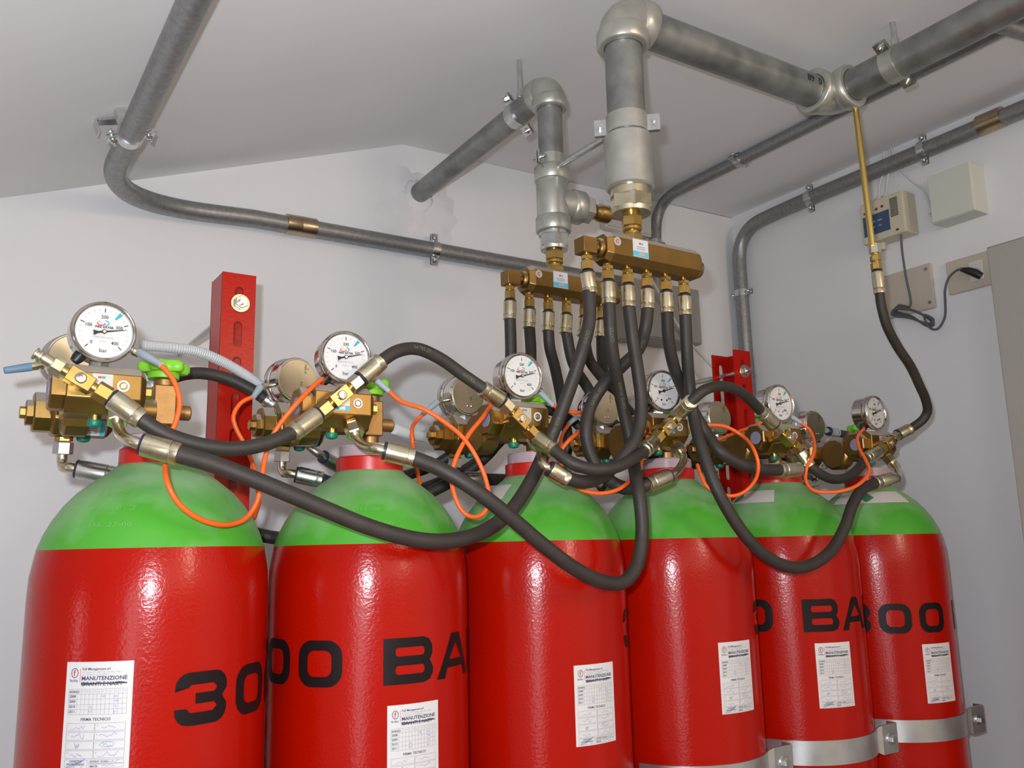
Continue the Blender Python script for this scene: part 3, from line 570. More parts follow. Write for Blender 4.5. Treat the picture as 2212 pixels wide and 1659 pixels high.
def gauge(label, loc, rot, val=315, ha=110, ga=217, rear=False, bootcap=False):
    t = thing('pressure_gauge', label, 'gauge', loc, 'pressure gauges on the valves', local=True, rot=rot)
    def case():
        return G().lathe([(0.002, 0.0345), (0.0305, 0.0345), (0.0325, 0.032), (0.0325, 0.004)], (0, 0, 0), (0, 1, 0), 48).mesh('case', 'chrome')
    c = link('case', gmesh('case', case), t)
    def bez(): return G().lathe([(0.0325, 0.012), (0.0345, 0.011), (0.0350, 0.004), (0.0342, -0.0005), (0.0325, -0.0020), (0.0303, -0.0012), (0.0296, 0.0022)], (0, 0, 0), (0, 1, 0), 56, False).mesh('bezel', 'chrome', smooth=60)
    link('bezel', gmesh('bezel', bez), t)
    d = link('dial', gmesh('dial', lambda: G().cyl((0, 0.0035, 0), (0, 0.0020, 0), 0.0303, n=48).mesh('dial', 'dial')), t)
    if 'print' not in GM: GM['print'] = dialprint(0.0016)
    for nm, m_, k in (('scale_marks', 'ink', 0), ('dial_text', 'ink', 1), ('red_logo', 'redink', 2), ('teal_mark', 'teal', 3), ('fine_print', 'greyink', 4)):
        link(nm, gmesh(nm, lambda: GM['print'][k].mesh(nm, m_, smooth=0)), d)
    for sx in (-0.0055, 0.0055): link('dial_screw', gmesh('screw%g' % sx, lambda: G().cyl((sx, 0.0020, -0.0150), (sx, 0.0010, -0.0150), 0.0017, n=12).mesh('dial_screw', 'chrome')), d)
    a = -135+270*val/400
    def nd():
        q = [(0.0055, -0.0010), (0.0055, 0.0010), (0.0215, 0.00018), (0.0215, -0.00018)]; w = [(-0.0005, 0.0010), (-0.0065, 0.0012), (-0.0110, 0.0032), (-0.0115, -0.0032), (-0.0065, -0.0012), (-0.0005, -0.0010)]
        g = G()
        for L_ in ([(-0.0005, -0.0010), (-0.0005, 0.0010)]+[(0.0055, 0.0009), (0.0235, 0.00025), (0.0235, -0.00025), (0.0055, -0.0009)][::1], w):
            n = len(L_); g.add([(u, 0.0006, v) for u, v in L_]+[(u, 0.0001, v) for u, v in L_], [tuple(range(n)), tuple(range(2*n-1, n-1, -1))]+[(i, (i+1) % n, n+(i+1) % n, n+i) for i in range(n)])
        g.cyl((0, 0.0006, 0), (0, -0.0004, 0), 0.0026, n=16); return g.mesh('needle', 'ink', smooth=0)
    n_ = link('needle', gmesh('needle', nd), t, rot=(0, radians(a-90), 0))
    link('hub', gmesh('hub', lambda: G().cyl((0, -0.0004, 0), (0, -0.0009, 0), 0.0016, n=14).mesh('hub', 'plate')), n_)
    link('glass', gmesh('glass', lambda: G().cyl((0, -0.0010, 0), (0, -0.0018, 0), 0.0300, n=48).mesh('glass', 'glass')), t)
    def stem():
        g = G().hexn((0, 0.017, -0.0315), (0, 0.017, -0.0415), 0.0150, 4, 0.001, pi/4); g.cyl((0, 0.017, -0.0405), (0, 0.017, -0.052), 0.0055, n=14); return g.mesh('stem', 'zinc', smooth=30)
    link('stem', gmesh('stem', stem), t)
    pl = link('back_plate', gmesh('plate', lambda: G().lathe([(0.002, 0.0358), (0.0285, 0.0358), (0.0298, 0.0345)], (0, 0, 0), (0, 1, 0), 44).mesh('back_plate', 'plate')), t)
    for sx in (-0.006, 0.001): link('plate_screw', gmesh('bscr%g' % sx, lambda: G().lathe([(0.0022, 0.0357), (0.0020, 0.0368), (0.001, 0.0376)], (sx, 0, -0.017), (0, 1, 0), 12).mesh('plate_screw', 'chrome')), pl)
    def bt():
        g = G()
        for s, x, z, sz in (('01.2007', 0.010, 0.010, 0.0042), ('5', 0.014, 0.016, 0.004), ('C E', 0.004, -0.008, 0.0038)):
            q = text2d(s, sz, 0, 0, 0.00006); g.add([(-(x+p[1]*0.9) , 0.0361, z+p[0]) for p in q[0]], q[1])
        return g.mesh('stamped_text', 'ink', smooth=0)
    link('stamped_text', gmesh('bt', bt), pl)
    # contact connector and cable gland
    def radial(nm, m_, prof): return gmesh(nm, lambda: G().lathe(prof, (0, 0.018, 0), (0, 0, 1), 14).mesh(nm, m_))
    link('connector', radial('connector', 'zincy', [(0.0035, 0.031), (0.0035, 0.0375), (0.0050, 0.038), (0.0050, 0.0455), (0.0036, 0.046)]), t, rot=(0, radians(ha), 0))
    link('cable_gland', radial('cable_gland', 'black', [(0.0072, 0.031), (0.0068, 0.037), (0.0050, 0.0425), (0.003, 0.043)]), t, rot=(0, radians(ga), 0))
    if bootcap:
        link('boot_cap', radial('boot_cap', 'bluecap', [(0.0052, 0.0455), (0.0050, 0.056), (0.0042, 0.074), (0.0036, 0.075)]), t, rot=(0, radians(ha), 0))
    return t
FG = [(-0.0839, -0.0955, 1.6990, -4), (-0.0760, -0.0955, 1.6985, 3), (-0.0820, -0.0955, 1.6975, 2), (-0.0855, -0.0955, 1.6965, 2), (-0.0850, -0.0955, 1.6955, 1), (-0.0880, -0.0955, 1.6960, -3)]
RG = [(-0.1000, 0.0400, 1.6930, 4), (-0.0970, 0.0400, 1.6905, 8), (-0.0985, 0.0400, 1.6890, 5), (-0.0985, 0.0400, 1.6880, 0), (-0.0985, 0.0400, 1.6870, 0), (-0.0985, 0.0400, 1.6870, 0)]
ON = ['the leftmost cylinder', 'the second cylinder from the left', 'the third cylinder from the left', 'the fourth cylinder from the left', 'the fifth cylinder from the left', 'the rightmost cylinder']
for i in range(6):
    x, y, z, r = FG[i]
    gauge('steel pressure gauge with white dial facing the room above '+ON[i], (i*SP+x, y, z), (0, 0, radians(-r)), (317, 314, 312, 310, 312, 308)[i], 112)
    x, y, z, r = RG[i]
    gauge('turned pressure gauge showing its plain back plate on '+ON[i], (i*SP+x, y+0.036, z), (0, 0, pi+radians(r)), 312, 105, 217, True, i == 0)

# ------------------------------------------------------------------ brass valve assemblies
Z0 = 1.5975
TEE = [((-0.1095, 1.6365), -29), ((-0.0975, 1.6400), 41), ((-0.1120, 1.6270), -41), ((-0.1150, 1.6310), 40), ((-0.1145, 1.6275), -38), ((-0.1070, 1.6310), 28)]
VM = {}
def octo(g, x0, x1, y, z, af, ch0=0.0, ch1=0.0, n=8):
    r = af/2/cos(pi/n); P = [(r*cos(pi/n+2*pi*k/n), r*sin(pi/n+2*pi*k/n)) for k in range(n)]
    R = []
    if ch0: R.append((x0, 1-ch0*2/af))
    R.append((x0+ch0*0.8 if ch0 else x0, 1)); R.append((x1-ch1*0.8 if ch1 else x1, 1))
    if ch1: R.append((x1, 1-ch1*2/af))
    return g.rings([[(x, y+a*s, z+b*s) for a, b in P] for x, s in R])
FBY, FBZ, AF = -0.0685, 1.6370, 0.0660
FSEC = [(-0.033, -0.0145), (-0.0180, -0.0305), (0.0180, -0.0305), (0.033, -0.0145), (0.033, 0.0135), (0.0205, 0.0235), (-0.0205, 0.0235), (-0.033, 0.0135)]
RBY, RBZ = 0.0700, 1.6300
def valve(i):
    t = thing('valve_assembly', 'brass twin release valve with green handwheel on top of '+ON[i], 'valve', (i*SP, 0, Z0), 'brass valves on the cylinder necks', local=True)
    B0 = V((0, 0, Z0))
    def P(name, m_, build, parent=None, bevel=0.0, smooth=30, key=None):
        key = key or name
        if key not in VM: VM[key] = build(G()).mesh(name, m_, B0, smooth)
        return link(name, VM[key], parent or t, bevel=bevel)
    # cylinder valve in the middle
    def cv(g):
        g.cyl((0, 0, 1.596), (0, 0, 1.610), 0.0125, n=20); g.box((0.001, 0, 1.6345), (0.027, 0.026, 0.050)); g.cyl((0.001, 0, 1.655), (0.001, 0, 1.668), 0.0125, n=20); return g
    P('valve_body', 'forged', cv, bevel=0.0018)
    P('outlet_stub', 'forged', lambda g: g.cyl((0.010, 0, 1.627), (0.034, 0, 1.627), 0.0095, n=20, ch=0.0015))
    def hw(g):
        g.lathe([(0.0185, 1.668), (0.0190, 1.677), (0.022, 1.678), (0.022, 1.680)], n=28)
        n = 60; rr = []
        for z, s in ((1.6755, 0.90), (1.6790, 1.0), (1.6850, 1.0), (1.6890, 0.90), (1.6900, 0.70)):
            rr.append([((0.0275+0.0042*cos(6*2*pi*k/n))*s*cos(2*pi*k/n), (0.0275+0.0042*cos(6*2*pi*k/n))*s*sin(2*pi*k/n), z) for k in range(n)])
        return g.rings(rr)
    P('handwheel', 'lime', hw, smooth=45)
    # coupling block between the two release valves
    def cp(g):
        octo(g, -0.112, -0.084, -0.006, 1.6225, 0.062, 0.004, 0.002, 12); g.cyl((-0.09, -0.006, 1.6245), (-0.010, -0.002, 1.6265), 0.0165, n=20); return g
    P('coupling_block', 'brass', cp)
    P('cross_bar', 'brass', lambda g: g.box((-0.098, 0.0, 1.627), (0.022, 0.10, 0.028)), bevel=0.002)
    # front release valve
    fb = P('front_block', 'brass', lambda g: g.rings([[(x, FBY+u*s, FBZ+w*s) for u, w in FSEC] for x, s in ((-0.1185, 1), (-0.0430, 1), (-0.0360, 0.74))]), bevel=0.0012, smooth=20)
    P('end_cap', 'brass', lambda g: octo(g, -0.1335, -0.1175, FBY-0.002, 1.6340, 0.045, 0.002, 0.0), fb, smooth=20, key='ec1')
    P('lilac_plug', 'lilac', lambda g: g.cyl((-0.1345, FBY-0.006, 1.6330), (-0.1330, FBY-0.006, 1.6330), 0.0115, n=24, ch=0.0005), fb)
    P('end_bolt', 'gold', lambda g: g.hexn((-0.037, -0.086, 1.634), (-0.0295, -0.086, 1.634), 0.0125), fb)
    yf = FBY-AF/2
    P('ring_plug', 'paper', lambda g: g.lathe([(0.0066, -0.0003), (0.0066, 0.0008), (0.0044, 0.0008)], (-0.0620, yf, 1.6375), (0, -1, 0), 28, False), fb)
    P('plug_screw', 'zincy', lambda g: g.cyl((-0.0620, yf-0.0001, 1.6375), (-0.0620, yf-0.0012, 1.6375), 0.0036, n=16, ch=0.0006), fb)
    nl = P('name_label', 'silverlabel', lambda g: g.box((-0.0835, yf-0.0003, 1.6380), (0.021, 0.0006, 0.023)), t, smooth=0)
    P('blue_band', 'sky', lambda g: g.box((-0.0835, yf-0.0008, 1.6300), (0.0205, 0.0005, 0.0062)), nl, smooth=0); 
    P('band_text', 'silverlabel', lambda g: g.box((-0.0835, yf-0.0012, 1.6300), (0.0085, 0.0004, 0.0042)), nl, smooth=0, key='bt2')
    P('logo_mark', 'redink', lambda g: g.box((-0.0865, yf-0.0008, 1.6455), (0.0035, 0.0005, 0.0022)), nl, smooth=0, key='lm1'); P('logo_mark', 'teal', lambda g: g.box((-0.0825, yf-0.0008, 1.6455), (0.0035, 0.0005, 0.0028)), nl, smooth=0, key='lm2')
    P('top_pad', 'clear', lambda g: octo(g, -0.112, -0.045, FBY, FBZ+0.0055, 0.0595), fb, key='tp') if False else None
    P('relief_stem', 'gold', lambda g: g.cyl((-0.0850, -0.0720, FBZ-0.0295), (-0.0850, -0.0720, FBZ-0.0365), 0.0068, n=16), fb)
    P('green_cap', 'green', lambda g: g.lathe([(0.0078, 0), (0.0082, 0.003), (0.0070, 0.0065), (0.003, 0.008)], (-0.0850, -0.0720, FBZ-0.0355), (0, 0, -1), 20), fb)
    # tee with screw on the front
    (tx, tz), an = TEE[i]; d = V((cos(radians(an)), 0, sin(radians(an)))); n = V((-d.z, 0, d.x)); c = V((tx, -0.128, tz))
    g = G().box(c, (0.0275, 0.0170, 0.0168), d, n); g.cyl(c+V((0, 0.006, 0)), c+V((0, 0.030, 0)), 0.0075, n=14); g.cyl(c-d*0.020, c+d*0.020, 0.0058, n=16)
    te = link('pilot_tee', g.mesh('pilot_tee', 'gold', B0, 30), t, bevel=0.0008)
    g = G().lathe([(0.0058, 0.0085), (0.0060, 0.0105), (0.0048, 0.0118), (0.0020, 0.0120), (0.0018, 0.0112)], c, (0, -1, 0), 20); link('screw_head', g.mesh('screw_head', 'chrome', B0), te)
    if i == 0:
        g = G().hexn(c-d*0.019, c-d*0.031, 0.0165); g.cyl(c-d*0.031, c-d*0.040, 0.0066, n=16); g.cyl(c-d*0.040, c-d*0.042, 0.0050, n=16); g.cyl(c-d*0.042, c-d*0.0455, 0.0078, n=18, ch=0.001); g.cyl(c-d*0.0455, c-d*0.0475, 0.0055, n=16); g.cyl(c-d*0.0475, c-d*0.0505, 0.0072, n=18, ch=0.001)
        tag(link('blanking_plug', g.mesh('blanking_plug', 'zincy', B0), te), 'knurled blanking plug at the free end of the pilot tee')
    # rear release valve, turned the other way
    def rb(g):
        octo(g, -0.1185, -0.046, RBY, RBZ, 0.060, 0.006, 0.008); g.cyl((-0.120, RBY, RBZ), (-0.100, RBY, RBZ), 0.0240, n=24); return g
    rbk = P('rear_block', 'brass', rb, bevel=0.001, smooth=25)
    def rc(g):
        octo(g, -0.1365, -0.118, RBY, RBZ-0.002, 0.047, 0.002); octo(g, -0.1440, -0.1360, RBY+0.001, RBZ-0.003, 0.030, 0.001); return g
    P('end_cap', 'brass', rc, rbk, key='ec2', smooth=20); P('end_bolt', 'gold', lambda g: g.hexn((-0.1505, RBY+0.001, RBZ-0.003), (-0.1435, RBY+0.001, RBZ-0.003), 0.0130), rbk, key='eb2')
    P('green_cap', 'green', lambda g: g.lathe([(0.0078, 0), (0.0082, 0.003), (0.0070, 0.0065), (0.003, 0.008)], (-0.0780, 0.0690, RBZ-0.029), (0, 0, -1), 20), rbk, key='gc2')
    yr = RBY-0.030; q = V((0, -sin(radians(45)), -cos(radians(45))))
    lc = V((-0.0690, RBY, RBZ))+q*0.0303
    nl = P('data_label', 'paper', lambda g: g.box(lc, (0.026, 0.0008, 0.0225), (1, 0, 0), (0, -q.z, q.y)), t, smooth=0)
    P('blue_band', 'sky', lambda g: g.box(lc+q*0.0006+V((0.010, 0, 0)), (0.0055, 0.0005, 0.0225), (1, 0, 0), (0, -q.z, q.y)), nl, smooth=0, key='bb2')
    e = V((0, -q.z, q.y))
    for k in range(5): P('text_line', 'greyink', lambda g: g.box(lc+q*0.0006+V((-0.003, 0, 0))+e*(0.007-0.0036*k), (0.013, 0.0004, 0.0014), (1, 0, 0), e), nl, smooth=0, key='dt%d' % k); P('logo_mark', 'redink', lambda g: g.box(lc+q*0.0009+V((-0.007, 0, 0))+V((0, -q.z, q.y))*0.003, (0.003, 0.0004, 0.003), (1, 0, 0), (0, -q.z, q.y)), nl, smooth=0, key='lm3')
    P('rear_tee', 'gold', lambda g: g.box((-0.1000, 0.112, 1.636), (0.024, 0.022, 0.018)), rbk, bevel=0.001)
    return t
for i in range(6): valve(i)

# ------------------------------------------------------------------ hoses and cables (centre lines in metres)
HOSES = {
'H1':[(-0.050,-0.135,1.598),(-0.026,-0.138,1.583),(0.008,-0.140,1.572),(0.049,-0.140,1.568),(0.086,-0.138,1.575),(0.124,-0.132,1.592)],
'H2':[(0.234,-0.130,1.687),(0.260,-0.128,1.705),(0.292,-0.122,1.713),(0.327,-0.120,1.704),(0.362,-0.122,1.684),(0.392,-0.128,1.665)],
'H3':[(0.487,-0.150,1.585),(0.504,-0.172,1.564),(0.530,-0.184,1.555),(0.561,-0.188,1.557),(0.599,-0.182,1.569),(0.661,-0.145,1.590)],
'H4':[(0.739,-0.168,1.666),(0.757,-0.178,1.683),(0.798,-0.172,1.695),(0.858,-0.155,1.696),(0.906,-0.140,1.685),(0.941,-0.130,1.669)],
'H5':[(1.045,-0.135,1.582),(1.060,-0.140,1.569),(1.094,-0.142,1.558),(1.139,-0.140,1.561),(1.180,-0.135,1.577),(1.217,-0.130,1.600)],
'H6':[(1.349,-0.135,1.659),(1.364,-0.140,1.667),(1.376,-0.150,1.678),(1.379,-0.160,1.693),(1.361,-0.170,1.715),(1.330,-0.180,1.738),(1.291,-0.190,1.771),(1.247,-0.196,1.803),(1.214,-0.200,1.840),(1.200,-0.203,1.877),(1.198,-0.204,1.898)],
'F1':[(-0.018,-0.172,1.557),(0.021,-0.172,1.547),(0.071,-0.175,1.529),(0.134,-0.178,1.504),(0.201,-0.182,1.478),(0.261,-0.182,1.463),(0.307,-0.178,1.461),(0.361,-0.165,1.471),(0.410,-0.150,1.494),(0.458,-0.130,1.534),(0.494,-0.120,1.582),(0.516,-0.125,1.629),(0.532,-0.140,1.682),(0.543,-0.155,1.731),(0.554,-0.160,1.777),(0.557,-0.160,1.820)],
'F2':[(0.259,-0.170,1.563),(0.294,-0.180,1.549),(0.331,-0.195,1.525),(0.380,-0.202,1.490),(0.429,-0.202,1.455),(0.482,-0.198,1.423),(0.532,-0.192,1.404),(0.572,-0.187,1.401),(0.602,-0.182,1.421),(0.621,-0.176,1.468),(0.620,-0.176,1.514),(0.623,-0.168,1.538),(0.652,-0.130,1.569),(0.660,-0.116,1.599),(0.657,-0.114,1.624),(0.636,-0.124,1.679),(0.609,-0.145,1.723),(0.594,-0.158,1.768),(0.592,-0.160,1.808)],
'F3':[(0.497,-0.166,1.543),(0.524,-0.165,1.539),(0.570,-0.148,1.547),(0.605,-0.143,1.567),(0.627,-0.150,1.590),(0.648,-0.150,1.623),(0.655,-0.150,1.662),(0.649,-0.152,1.711),(0.637,-0.158,1.759),(0.630,-0.160,1.808)],
'F4':[(0.657,-0.155,1.539),(0.649,-0.150,1.536),(0.643,-0.140,1.534),(0.634,-0.117,1.538),(0.611,-0.108,1.554),(0.595,-0.100,1.584),(0.586,-0.100,1.619),(0.596,-0.100,1.658),(0.617,-0.108,1.693),(0.647,-0.120,1.724),(0.667,-0.135,1.748),(0.666,-0.155,1.777),(0.668,-0.160,1.810)],
'F5':[(0.949,-0.155,1.568),(0.897,-0.155,1.568),(0.855,-0.150,1.577),(0.825,-0.140,1.596),(0.817,-0.120,1.628),(0.801,-0.113,1.660),(0.777,-0.115,1.696),(0.746,-0.130,1.727),(0.723,-0.145,1.763),(0.708,-0.160,1.809)],
'F6':[(1.201,-0.155,1.552),(1.146,-0.165,1.538),(1.102,-0.175,1.511),(1.068,-0.180,1.472),(1.026,-0.183,1.436),(0.973,-0.186,1.415),(0.923,-0.188,1.410),(0.874,-0.188,1.423),(0.829,-0.188,1.451),(0.797,-0.182,1.491),(0.774,-0.175,1.537),(0.769,-0.155,1.599),(0.775,-0.137,1.650),(0.770,-0.137,1.694),(0.754,-0.152,1.750),(0.747,-0.160,1.810)],
'R1':[(-0.045,0.050,1.551),(0.013,0.100,1.536),(0.084,0.140,1.511),(0.145,0.148,1.486),(0.200,0.150,1.473),(0.289,0.155,1.470),(0.371,0.150,1.494),(0.443,0.130,1.542),(0.485,0.120,1.564),(0.519,0.110,1.588),(0.550,0.100,1.621),(0.562,0.080,1.682),(0.555,0.055,1.756),(0.549,0.046,1.827)],
'R2':[(0.226,0.050,1.552),(0.283,0.090,1.543),(0.355,0.115,1.535),(0.465,0.172,1.556),(0.537,0.155,1.591),(0.600,0.135,1.652),(0.618,0.098,1.713),(0.606,0.070,1.772),(0.587,0.046,1.817)],
'R3':[(0.498,0.060,1.559),(0.560,0.090,1.562),(0.636,0.120,1.563),(0.698,0.130,1.582),(0.718,0.125,1.627),(0.698,0.108,1.691),(0.656,0.070,1.756),(0.633,0.052,1.787),(0.626,0.046,1.816)],
'R4':[(0.771,0.060,1.552),(0.870,0.100,1.545),(0.956,0.130,1.562),(0.959,0.130,1.607),(0.894,0.120,1.639),(0.783,0.085,1.676),(0.724,0.070,1.729),(0.685,0.056,1.764),(0.663,0.046,1.816)],
'R5':[(1.039,0.120,1.606),(1.029,0.130,1.614),(1.010,0.130,1.627),(0.953,0.120,1.646),(0.848,0.090,1.685),(0.759,0.070,1.748),(0.723,0.060,1.777),(0.701,0.046,1.816)],
'R6':[(1.365,0.130,1.614),(1.358,0.148,1.625),(1.323,0.153,1.636),(1.163,0.152,1.629),(1.037,0.160,1.607),(0.928,0.160,1.622),(0.837,0.138,1.673),(0.797,0.108,1.745),(0.761,0.070,1.783),(0.741,0.046,1.818)],
'Q1':[(0.007,0.100,1.676),(0.039,0.100,1.694),(0.070,0.105,1.701),(0.105,0.105,1.697),(0.138,0.100,1.683),(0.161,0.090,1.666)],
'Q2':[(0.275,0.115,1.580),(0.319,0.140,1.563),(0.365,0.146,1.561),(0.414,0.146,1.572),(0.455,0.135,1.588),(0.486,0.120,1.609)],
'Q3':[(0.639,0.118,1.689),(0.676,0.128,1.692),(0.713,0.135,1.687),(0.747,0.135,1.672),(0.760,0.122,1.646)],
'Q4':[(0.984,0.100,1.602),(1.028,0.105,1.616),(1.095,0.112,1.637),(1.151,0.112,1.659),(1.217,0.120,1.682)],
'Q5':[(1.430,0.090,1.685),(1.475,0.095,1.683),(1.528,0.100,1.682),(1.581,0.100,1.672)],
'O1':[(-0.027,-0.110,1.665),(-0.013,-0.115,1.648),(-0.005,-0.118,1.623),(-0.007,-0.118,1.602),(-0.014,-0.118,1.580),(-0.019,-0.128,1.556),(-0.020,-0.150,1.527),(-0.008,-0.150,1.506),(0.013,-0.145,1.491),(0.038,-0.135,1.484),(0.060,-0.120,1.485),(0.078,-0.110,1.493),(0.089,-0.110,1.511),(0.093,-0.110,1.537),(0.101,-0.105,1.574),(0.109,-0.110,1.596),(0.130,-0.120,1.628),(0.174,-0.090,1.668)],
'O2':[(0.129,0.050,1.664),(0.112,0.050,1.654),(0.102,0.050,1.635),(0.106,0.050,1.619),(0.119,0.050,1.596),(0.135,0.060,1.567),(0.147,0.080,1.540),(0.155,0.100,1.519),(0.155,0.120,1.500)],
'O3':[(0.264,-0.090,1.661),(0.279,-0.100,1.645),(0.303,-0.120,1.633),(0.328,-0.130,1.616),(0.353,-0.135,1.596),(0.371,-0.140,1.569),(0.382,-0.145,1.538),(0.382,-0.150,1.513),(0.374,-0.150,1.496),(0.358,-0.150,1.491),(0.345,-0.145,1.499),(0.336,-0.140,1.521),(0.335,-0.135,1.544),(0.342,-0.135,1.568),(0.364,-0.130,1.600),(0.394,-0.115,1.626),(0.430,-0.085,1.652)],
'O4':[(0.391,0.050,1.657),(0.378,0.050,1.645),(0.359,0.028,1.626),(0.359,0.025,1.605),(0.376,0.050,1.580),(0.394,0.070,1.551)],
'O5':[(0.532,-0.090,1.660),(0.541,-0.100,1.651),(0.569,-0.095,1.649),(0.597,-0.083,1.651),(0.606,-0.081,1.642),(0.591,-0.083,1.626),(0.553,-0.100,1.605),(0.539,-0.100,1.589),(0.533,-0.110,1.561),(0.540,-0.135,1.533),(0.566,-0.146,1.525),(0.597,-0.150,1.529),(0.626,-0.146,1.542),(0.692,-0.100,1.577),(0.729,-0.085,1.643)],
'O6':[(0.661,0.040,1.656),(0.647,0.040,1.639),(0.631,0.030,1.614),(0.641,0.050,1.585)],
'O7':[(0.822,-0.090,1.650),(0.834,-0.100,1.645),(0.866,-0.115,1.642),(0.889,-0.130,1.626),(0.871,-0.170,1.597),(0.873,-0.175,1.573),(0.876,-0.165,1.551),(0.868,-0.150,1.533),(0.848,-0.140,1.525),(0.830,-0.130,1.529),(0.812,-0.120,1.540),(0.809,-0.110,1.561),(0.813,-0.100,1.578)],
'O8':[(0.970,0.020,1.635),(0.980,0.000,1.641),(0.986,-0.040,1.650),(0.990,-0.070,1.655),(0.995,-0.085,1.662)],
'O9':[(1.086,-0.090,1.666),(1.098,-0.100,1.652),(1.090,-0.115,1.632),(1.034,-0.155,1.595),(1.008,-0.160,1.572),(1.010,-0.155,1.551),(1.026,-0.155,1.536),(1.056,-0.168,1.532),(1.090,-0.183,1.538),(1.135,-0.180,1.555),(1.165,-0.170,1.574),(1.179,-0.155,1.592),(1.198,-0.130,1.618),(1.224,-0.110,1.641),(1.281,-0.085,1.664)],
'C1':[(-0.014,0.100,1.732),(0.007,0.100,1.732),(0.034,0.100,1.732),(0.067,0.110,1.732),(0.109,0.120,1.721),(0.144,0.110,1.699),(0.168,0.100,1.679)],
'C2':[(0.317,0.000,1.622),(0.354,0.035,1.622),(0.391,0.075,1.625),(0.423,0.110,1.628),(0.452,0.130,1.629)],
'C3':[(0.608,0.000,1.591),(0.645,0.030,1.587),(0.687,0.060,1.583),(0.748,0.100,1.585)],
'thin':[(1.234,0.455,2.122),(1.269,0.455,2.075),(1.327,0.460,2.005),(1.379,0.470,1.964),(1.510,0.490,1.887),(1.620,0.500,1.808),(1.689,0.520,1.770)]}
HF, HP = 0.0097, 0.0086
def fitting(t, a, b, r, first):   # crimped ferrule from a (collar end) to b (rubber end)
    a, b = V(a), V(b); d = (b-a).normalized()
    f = G().lathe([(r*0.62, 0.0), (r*0.97, 0.0005), (r, 0.002), (r, (b-a).length*0.82), (r*0.93, (b-a).length*0.84), (r*0.98, (b-a).length*0.87), (r*0.98, (b-a).length+0.003), (r*0.86, (b-a).length+0.004)], a, d, 20).obj('ferrule', first, t)
    G().lathe([(r*0.6, -0.0026), (r*0.93, -0.0022), (r*0.95, -0.0002), (r*0.7, 0.0004)], a, d, 20).obj('end_collar', 'collar', t); return f
PRINT = {'F1': [(0.72, 'GATES  2T-8'), (0.90, 'GATES')], 'F2': [(0.80, 'GATES  POWER'), (0.93, 'GATES')], 'F4': [(0.50, 'GATES  2T'), (0.82, 'GATES')], 'R1': [(0.27, '10 GATES'), (0.55, 'GATES'), (0.64, 'GATES'), (0.90, 'GATES 2T')], 'R2': [(0.88, 'GATES 2T')], 'H2': [(0.30, 'GATES 2T'), (0.78, 'GATES')]}
def rubber(t, P, r, key=''):
    pts = spline(P, 0.007); o = G().tube(pts, r, 16).obj('rubber_hose', 'rubber', t, smooth=60)
    for fr, s in PRINT.get(key, ()):
        L_ = [0.0]
        for a, b in zip(pts[:-1], pts[1:]): L_.append(L_[-1]+(b-a).length)
        vs, fs = text2d(s, 0.0068, 0, -0.0022, 0.0); out = []; s0 = fr*L_[-1]
        for u, v, _ in vs:
            d = min(max(s0+u, 0), L_[-1]-1e-5); k = max(j for j in range(len(L_)-1) if L_[j] <= d); w = (d-L_[k])/(L_[k+1]-L_[k])
            tt = (pts[k+1]-pts[k]).normalized(); c = pts[k]*(1-w)+pts[k+1]*w; n = V((-0.45, -0.85, 0.0)); n = (n-tt*n.dot(tt)).normalized(); bb = n.cross(tt)
            out.append(c+(n*cos(v/r)+bb*sin(v/r))*(r+0.0005))
        G().add(out, fs).obj('printed_text', 'hoseprint', o, smooth=0)
    return o
def teepos(i, s):
    (tx, tz), an = TEE[i]; d = V((cos(radians(an)), 0, sin(radians(an))))*s; return V((i*SP+tx, -0.128, tz)), d
# pilot hoses joining the tees along the front
names = ['leftmost and second', 'second and third', 'third and fourth', 'fourth and fifth', 'fifth and rightmost']
how = ['sagging', 'arching high', 'sagging', 'arching', 'sagging']
for i in range(6):
    P = [V(p) for p in HOSES['H%d' % (i+1)]]
    lab = 'black hose %s between the valves of the %s cylinders' % (how[i], names[i]) if i < 5 else 'black rubber hose curving from the rightmost valve up to the slim brass tube'
    t = thing('pilot_hose', lab, 'hose', P[0], 'pilot hoses linking the front tees'); ends = [(i, 1, 0)] + ([(i+1, -1, -1)] if i < 5 else [])
    for k, s, e in ends:
        c, d = teepos(k, s); n0 = c+d*0.0185; n1 = c+d*0.0345; G().hexn(n0, n1, 0.0188).obj('hex_nut', ('gold', 'zincy')[(k+e) % 2], t)
        fitting(t, n1+d*0.0035, P[e], 0.0118, 'zincy')
    if i == 5:
        e = P[-1]; x, y = e.x-0.0005, e.y; b0 = 1.990
        o = G().hexn((x-0.001, y, b0), (x-0.001, y, b0-0.019), 0.0185); o.obj('hex_nut', 'zincy', t); o = G().cyl((x-0.001, y, b0-0.019), (x-0.001, y, b0-0.023), 0.007, n=16); o.hexn((x-0.001, y, b0-0.023), (x-0.001, y, b0-0.034), 0.0175); o.cyl((x-0.001, y, b0-0.034), (x-0.001, y, b0-0.037), 0.0075, n=16); o.hexn((x-0.001, y, b0-0.037), (x-0.001, y, b0-0.0505), 0.0178); o.obj('hex_nut', 'gold', t)
        fitting(t, (x-0.0005, y, b0-0.054), e, 0.0108, 'zincy')
    rubber(t, P, HP, 'H%d' % (i+1))
